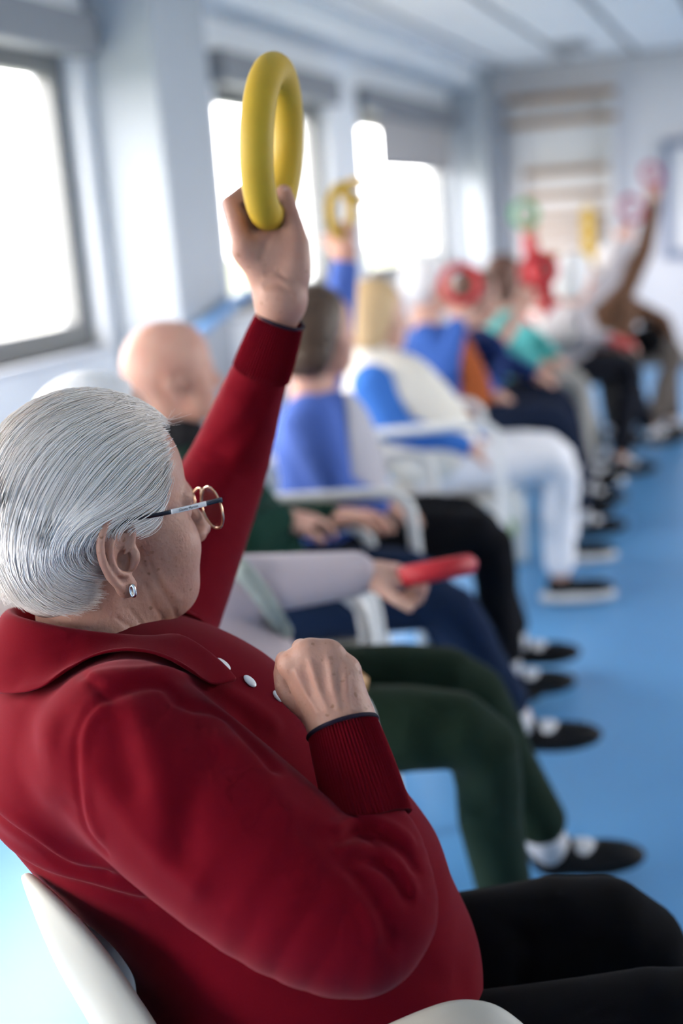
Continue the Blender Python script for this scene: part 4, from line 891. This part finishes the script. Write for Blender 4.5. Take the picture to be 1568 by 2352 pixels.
# --- the bald man in dark green
p3, d3 = sitter('bald man in a dark green jumper and navy trousers', (392, 868, 2.72), 42, (600, 1420), [(1015, 1390), (960, 1330)], [(1192, 1652, 0.22), (1090, 1560, 0.10)],
    [dict(el=(560, 1230, 2.62), wr=(640, 1195, 2.70), to=(700, 1190, 2.75), **LAP), dict(el=(600, 1200, 3.0), wr=(760, 1190, 2.9), **LAP)],
    cloth('dark_green_wool', (0.010, 0.040, 0.028)), cloth('navy_cloth', (0.010, 0.020, 0.050)), None, None, m_skin3, 2, 0.007)
S = Sdf().u(Poly([d3['nb'] + CD(-0.02, 0.02, 0.0), d3['nb'] + d3['f'] * 0.03], [0.075, 0.075]))
sdf_obj('dark_collar', [(S, d3['nb'] - 0.12, d3['nb'] + 0.13, 0.006)], cloth('charcoal_scarf', (0.02, 0.02, 0.022)), p3)
# --- brown hair, blue cardigan, raised yellow ring
p4, d4 = sitter('brown-haired woman in a blue cardigan and black trousers raising a slim yellow ring', (728, 775, 3.36), 48, (735, 1165), [(1115, 1235), (1085, 1200)], [(1165, 1535, 0.12), (1185, 1470, 0.12)],
    [dict(el=(770, 1130, 3.22), wr=(865, 1160, 3.25), to=(915, 1165, 3.3), **LAP), dict(el=(772, 770, 3.72), wr=(792, 610, 3.62), to=(785, 555, 3.58), z=(-0.4, 0, 0.9), curl=(0.9, 1.1, 0.8))],
    cloth('cornflower_blue_knit', (0.075, 0.135, 0.42)), cloth('black_cloth', (0.008, 0.008, 0.010)), 'bob', m_hbrown, m_skin3, 0, 0.008)
def front_panel(name, d, m, root, off, depth, z0, z1, half, cell=0.008):
    """a garment piece that follows the chest, in front of a plane through the torso"""
    S = Sdf().u(Off(PartOf(d['tp'], 4), off)); o = (d['ch'] + d['hp']) / 2
    S.i(Half(d['ch'] + d['f'] * depth, -d['f']), 0.01).i(Half(V(0, 0, z0), (0, 0, -1)), 0.01).i(Half(V(0, 0, z1), (0, 0, 1)), 0.01)
    for s in (-1, 1): S.i(Half(d['ch'] + d['l'] * s * half, d['l'] * s), 0.01)
    sdf_obj(name, [(S, *bounds([d['nb'], d['hp']], 0.26), cell)], m, root)
front_panel('shirt_front', d4, cloth('grey_white_blouse', (0.45, 0.43, 0.46)), p4, 0.010, 0.075, 0.56, 0.98, 0.2)
torus('slim yellow ring raised by the woman in the blue cardigan', P(784, 485, 3.56 + d4['dz']), CD(0.92, -0.08, 0.42), 0.072, 0.0155, m_yel)
# --- blonde, cream vest, white trousers
p5, d5 = sitter('blonde woman in a cream vest over blue sleeves and white trousers', (866, 735, 4.05), 38, (895, 1045), [(1280, 1070), (1270, 1040)], [(1285, 1325, 0.10), (1300, 1240, 0.10)],
    [dict(el=(905, 985, 3.92), wr=(1065, 1025, 4.0), to=(1130, 1045, 4.05), **LAP), dict(el=(1010, 940, 4.35), wr=(1090, 1010, 4.2), to=(1140, 1030, 4.2), **LAP)],
    cloth('bright_blue_knit', (0.045, 0.15, 0.46)), cloth('white_cotton', (0.78, 0.77, 0.79)), 'bob', m_hblond, m_skin2, 0, 0.0085, sole=True, sock=False)
S = Sdf().u(Off(PartOf(d5['tp'], 4), 0.022)).u(Cone(d5['nb'] + V(0, 0, 0.03), d5['nb'] - V(0, 0, 0.06), 0.078, 0.115), 0.04)
for s in (-1, 1):
    so = d5['sh'][(s + 1) // 2]; el = P(*d5['arms'][(s + 1) // 2]['el']); dr = (el - so) / np.linalg.norm(el - so)
    S.s(Cone(so + dr * 0.09 + d5['l'] * s * 0.035, el, 0.066, 0.075), 0.012)
sdf_obj('vest', [(S, *bounds([d5['nb'], d5['hp']], 0.26), 0.0085)], cloth('cream_fleece', (0.70, 0.66, 0.58)), p5)
# --- white hair, blue cardigan, red ring and amber ring raised
p6, d6 = sitter('white-haired person in a blue cardigan holding a red ring at head height', (985, 660, 4.80), 45, (1075, 935), [(1285, 970), (1270, 950)], [(1335, 1185, 0.10), (1310, 1150, 0.10)],
    [dict(el=(1022, 850, 4.62), wr=(1050, 745, 4.62), to=(1058, 700, 4.62), z=(0, 0, 1), curl=(0.9, 1.0, 0.8)), dict(el=(1060, 850, 5.0), wr=(1130, 900, 4.9), **LAP)],
    cloth('royal_blue_knit', (0.045, 0.11, 0.36)), cloth('dark_navy_cloth', (0.010, 0.016, 0.034)), 'short', m_hwhite, m_skin2, 0, 0.0115)
front_panel('shirt_front', d6, cloth('rust_orange_shirt', (0.30, 0.075, 0.022)), p6, 0.012, 0.07, 0.58, 1.0, 0.2)
torus('round red ring held up in front of the corner column', P(1058, 652, 4.60 + d6['dz']), CD(0.15, 0.12, 1.0), 0.076, 0.018, m_rr)
torus('amber ring seen edge-on above the slim yellow ring', P(832, 438, 3.63 + d4['dz']), CD(0.02, 1.0, -0.20), 0.060, 0.0135, m_or)
# --- navy jumper, bare forearm raised
p7, d7 = sitter('person in a navy jumper lifting a red ring beside the teal shirt', (1092, 690, 5.35), 40, (1130, 870), [(1285, 928), (1275, 912)], [(1345, 1120, 0.10), (1330, 1090, 0.10)],
    [dict(el=(1140, 800, 5.15), wr=(1198, 715, 5.18), to=(1208, 680, 5.18), curl=(0.9, 1.0, 0.8), sleeve=0.5), dict(el=(1150, 830, 5.5), wr=(1220, 860, 5.5), **LAP)],
    cloth('navy_knit', (0.014, 0.030, 0.11)), cloth('navy_trouser_cloth', (0.010, 0.014, 0.030)), 'short', m_hauburn, m_skin2, 0, 0.0115)
torus('red ring held by the raised bare forearm in front of the teal shirt', P(1236, 622, 5.25 + d7['dz']), CD(-0.30, 0.15, 1.0), 0.078, 0.018, m_rr)
# --- teal shirt, auburn hair, pale trousers
p8, d8 = sitter('auburn-haired person in a teal shirt and pale grey trousers', (1160, 650, 5.95), 50, (1225, 850), [(1320, 880), (1310, 870)], [(1345, 1075, 0.10), (1380, 1040, 0.10)],
    [dict(el=(1165, 790, 5.8), wr=(1230, 830, 5.85), **LAP), dict(el=(1230, 780, 6.2), wr=(1270, 820, 6.1), **LAP)],
    cloth('teal_cotton', (0.10, 0.42, 0.40)), cloth('pale_grey_cloth', (0.28, 0.27, 0.25)), 'bob', m_hauburn, m_skin3, 0, 0.012, sole=True)
# --- red top, green ring
p9, d9 = sitter('person in a red top raising a green ring near the wall bars', (1262, 640, 6.7), 60, (1290, 800), [(1395, 812), (1385, 808)], [(1420, 990, 0.10), (1410, 985, 0.10)],
    [dict(el=(1232, 640, 6.5), wr=(1214, 545, 6.45), to=(1210, 510, 6.42), curl=(0.9, 1.0, 0.8)), dict(el=(1290, 740, 6.9), wr=(1330, 780, 6.9), **LAP)],
    cloth('coral_red_cotton', (0.46, 0.055, 0.06)), cloth('charcoal_cloth', (0.02, 0.02, 0.022)), 'short', m_hdark, m_skin2, 0, 0.012)
torus('green ring raised in front of the wall bars', P(1205, 492, 6.40 + d9['dz']), CD(0.1, 0.1, 1.0), 0.070, 0.019, m_gr)
# --- white hair, pale jumper, black trousers
p10, d10 = sitter('white-haired person in a pale grey jumper and black trousers', (1320, 640, 6.35), 50, (1345, 815), [(1445, 850), (1430, 840)], [(1425, 1055, 0.10), (1490, 990, 0.10)],
    [dict(el=(1330, 770, 6.2), wr=(1400, 780, 6.2), **LAP), dict(el=(1400, 640, 6.7), wr=(1432, 560, 6.7), to=(1440, 530, 6.7), curl=(0.9, 1.0, 0.8))],
    cloth('pale_grey_knit', (0.40, 0.37, 0.38)), cloth('black_wool', (0.010, 0.011, 0.016)), 'bob', m_hwhite, m_skin2, 0, 0.012)
torus('raspberry ring raised by the person in the pale grey jumper', P(1450, 480, 6.70 + d10['dz']), CD(0.35, 0.1, 0.9), 0.072, 0.017, m_pk)
torus('small red ring lying on the lap of the pale grey jumper', P(1425, 785, 6.15 + d10['dz']), CD(0.2, 0.9, 0.4), 0.055, 0.019, m_rr)
# --- brown checked shirt, arm high
p11, d11 = sitter('person in a brown shirt with one arm stretched high beside the notice board', (1415, 605, 7.35), 60, (1475, 800), [(1545, 806), (1530, 800)], [(1500, 985, 0.10), (1545, 970, 0.10)],
    [dict(el=(1478, 575, 7.2), wr=(1502, 465, 7.15), to=(1500, 435, 7.12), curl=(0.9, 1.0, 0.8)), dict(el=(1520, 740, 7.5), wr=(1540, 780, 7.4), **LAP)],
    cloth('brown_flannel', (0.12, 0.065, 0.040)), cloth('grey_brown_cloth', (0.10, 0.085, 0.075)), 'short', m_hwhite, m_skin4, 0, 0.012)
torus('raspberry ring in the hand stretched highest beside the notice board', P(1497, 402, 7.10 + d11['dz']), CD(0.4, 0.1, 0.9), 0.066, 0.017, m_pk)
bagS = Sdf().u(Ell(P(1485, 785, 7.0 + d11['dz']), (0.10, 0.07, 0.09))); bag = empty('handbag', P(1485, 810, 7.0 + d11['dz'])); tag(bag, 'black handbag on the lap of the brown shirt', 'bag')
sdf_obj('bag_body', [(bagS, P(1485, 785, 7.0 + d11['dz']) - 0.14, P(1485, 785, 7.0 + d11['dz']) + 0.14, 0.01)], m_black, bag)
tube('bag_handle', [P(x, y, 7.0 + d11['dz']) for x, y in ((1470, 770), (1478, 735), (1495, 735), (1502, 770))], 0.008, m_black, bag, 8, n=12)

# --- a carrier bag on the floor by the blonde woman's feet
_bp = PZ(1150, 1290, 0.0); cb = empty('carrier_bag', _bp, math.radians(20)); tag(cb, 'pale plastic carrier bag with a green print on the floor by the white trousers', 'bag')
_bR = heading(20); _z = np.linspace(0, 1, 9); _th = np.linspace(0, 2 * np.pi, 28, endpoint=False)
def _sq(t, a, b): return np.sign(np.cos(t)) * np.abs(np.cos(t))**0.5 * a, np.sign(np.sin(t)) * np.abs(np.sin(t))**0.5 * b
_rows = []
for z_ in _z:
    x_, y_ = _sq(_th, 0.11 * (1 - 0.10 * z_), 0.055 * (1 - 0.55 * z_) + 0.004 * np.sin(7 * _th + 9 * z_)); _rows.append(_bp + np.outer(x_, _bR[:, 0]) + np.outer(y_, _bR[:, 1]) + V(0, 0, 0.004 + 0.27 * z_))
m_bag = mat('pale_plastic_film', (0.60, 0.63, 0.62), 0.4, 0.4); o = link('bag_body', mesh_arrays('bag_body', *grid_arrays(np.stack(_rows, 1), True)), m_bag, cb); solid(o, 0.003, 0)
_gp = _bp + _bR[:, 1] * -0.052 + V(0, 0, 0.15); S = Sdf().u(Ell(_gp, (0.06, 0.010, 0.055), _bR)); sdf_obj('green_print', [(S, _gp - 0.08, _gp + 0.08, 0.006)], mat('green_print_ink', (0.16, 0.36, 0.03), 0.5), cb)
for s in (-1, 1): tube('bag_handle', [_bp + _bR @ V(-0.05, s * 0.02, 0.27), _bp + _bR @ V(-0.03, s * 0.03, 0.36), _bp + _bR @ V(0.03, s * 0.03, 0.36), _bp + _bR @ V(0.05, s * 0.02, 0.27)], 0.007, m_bag, cb, 8, n=12)

# ------------------------------------------------------------------ their chairs
m_wood = mat('varnished_beech', (0.60, 0.31, 0.10), 0.35, 0.4, noise=(18, 0.4, (0.48, 0.23, 0.07)))
m_seat_or = mat('orange_plastic', (0.42, 0.12, 0.02), 0.4)
def tube_chair(root, label, shell, wood=False, arm=True, fo=0.0, yaw=None, ah=0.05):
    hp = V(*root['_hp']); a = root['_f'] if yaw is None else yaw; o = hp * V(1, 1, 0); Rz = heading(a)
    o = o + Rz[:, 0] * fo; bo = -fo - 0.08
    c = empty('armchair' if arm else 'chair', o, math.radians(a)); tag(c, label, 'chair', 'chairs of the exercise row')
    Q = lambda f, l, z: o + Rz @ V(f, l, 0) + V(0, 0, z)
    st = np.stack([resample([Q(f, -0.23, 0.425 + e), Q(f, 0, 0.41 + e), Q(f, 0.23, 0.425 + e)], 9) for f, e in ((-0.20 + bo, 0.0), (-0.05, -0.008), (0.12, -0.004), (0.22, -0.01), (0.245, -0.03))], 1)
    s_ = link('seat', mesh_arrays('seat', *grid_arrays(st)), shell, c); solid(s_, 0.02, 0); subd(s_, 1)
    bk = np.stack([resample([Q(bo - 0.225 - 0.10 * t + 0.035, -0.215, 0.47 + 0.36 * t), Q(bo - 0.225 - 0.10 * t, 0, 0.47 + 0.36 * t), Q(bo - 0.225 - 0.10 * t + 0.035, 0.215, 0.47 + 0.36 * t)], 9) for t in np.linspace(0, 1, 6)], 1)
    b_ = link('backrest', mesh_arrays('backrest', *grid_arrays(bk)), shell, c); solid(b_, 0.02, 0); subd(b_, 1)
    for s in (-1, 1):
        if arm:
            tube('frame_loop', resample([Q(0.235, s * 0.275, 0.0), Q(0.225, s * 0.275, 0.30), Q(0.215, s * 0.275, 0.58 + ah), Q(0.19, s * 0.275, 0.645 + ah), Q(0.13, s * 0.275, 0.665 + ah), Q(-0.10, s * 0.275, 0.66 + ah), Q(-0.27 + bo, s * 0.265, 0.655 + ah)], 22), 0.0165, m_tubew, c, 10)
            if wood: 
                pv = resample([Q(-0.16, s * 0.275, 0.682 + ah), Q(0.0, s * 0.278, 0.690 + ah), Q(0.14, s * 0.278, 0.688 + ah), Q(0.215, s * 0.276, 0.665 + ah)], 12); tube('arm_pad', pv, np.interp(np.linspace(0, 1, 12), (0, 0.1, 0.9, 1), (0.012, 0.021, 0.023, 0.014)), m_wood, c, 10)
        else: tube('leg', [Q(0.20, s * 0.20, 0.41), Q(0.24, s * 0.23, 0.0)], 0.014, m_tubew, c, 10)
        tube('leg', [Q(-0.25 + bo, s * 0.24, 0.66 if arm else 0.45), Q(-0.20 + bo, s * 0.24, 0.42), Q(-0.14 + bo, s * 0.245, 0.0)], 0.0150, m_tubew, c, 10)
    tube('cross_bar', [Q(0.20, -0.275, 0.385), Q(0.20, 0.275, 0.385)], 0.012, m_tubew, c, 8)
    return c
m_shellw = mat('off_white_shell', (0.62, 0.61, 0.57), 0.45)
tube_chair(p2, 'wooden-armed chair under the person in the pale pink cardigan', m_shellw, True, fo=0.055, ah=0.02)
tube_chair(p3, 'wooden-armed chair under the bald man', m_shellw, True, fo=0.10, ah=-0.03)
tube_chair(p4, 'white tubular armchair under the woman in the blue cardigan', m_shellw, fo=0.08, yaw=9)
tube_chair(p5, 'white tubular armchair under the blonde woman in the cream vest', m_shellw)
for pp, w_ in ((p6, 'white-haired person in blue'), (p7, 'person in the navy jumper'), (p8, 'person in the teal shirt'), (p9, 'person in the red top'), (p10, 'person in the pale grey jumper'), (p11, 'person in the brown shirt')):
    tube_chair(pp, 'plain white chair under the ' + w_, m_seat_or if pp is p6 else m_shellw, False, False)
for o in bpy.data.objects:
    for k in ('_hp', '_f'):
        if k in o: del o[k]
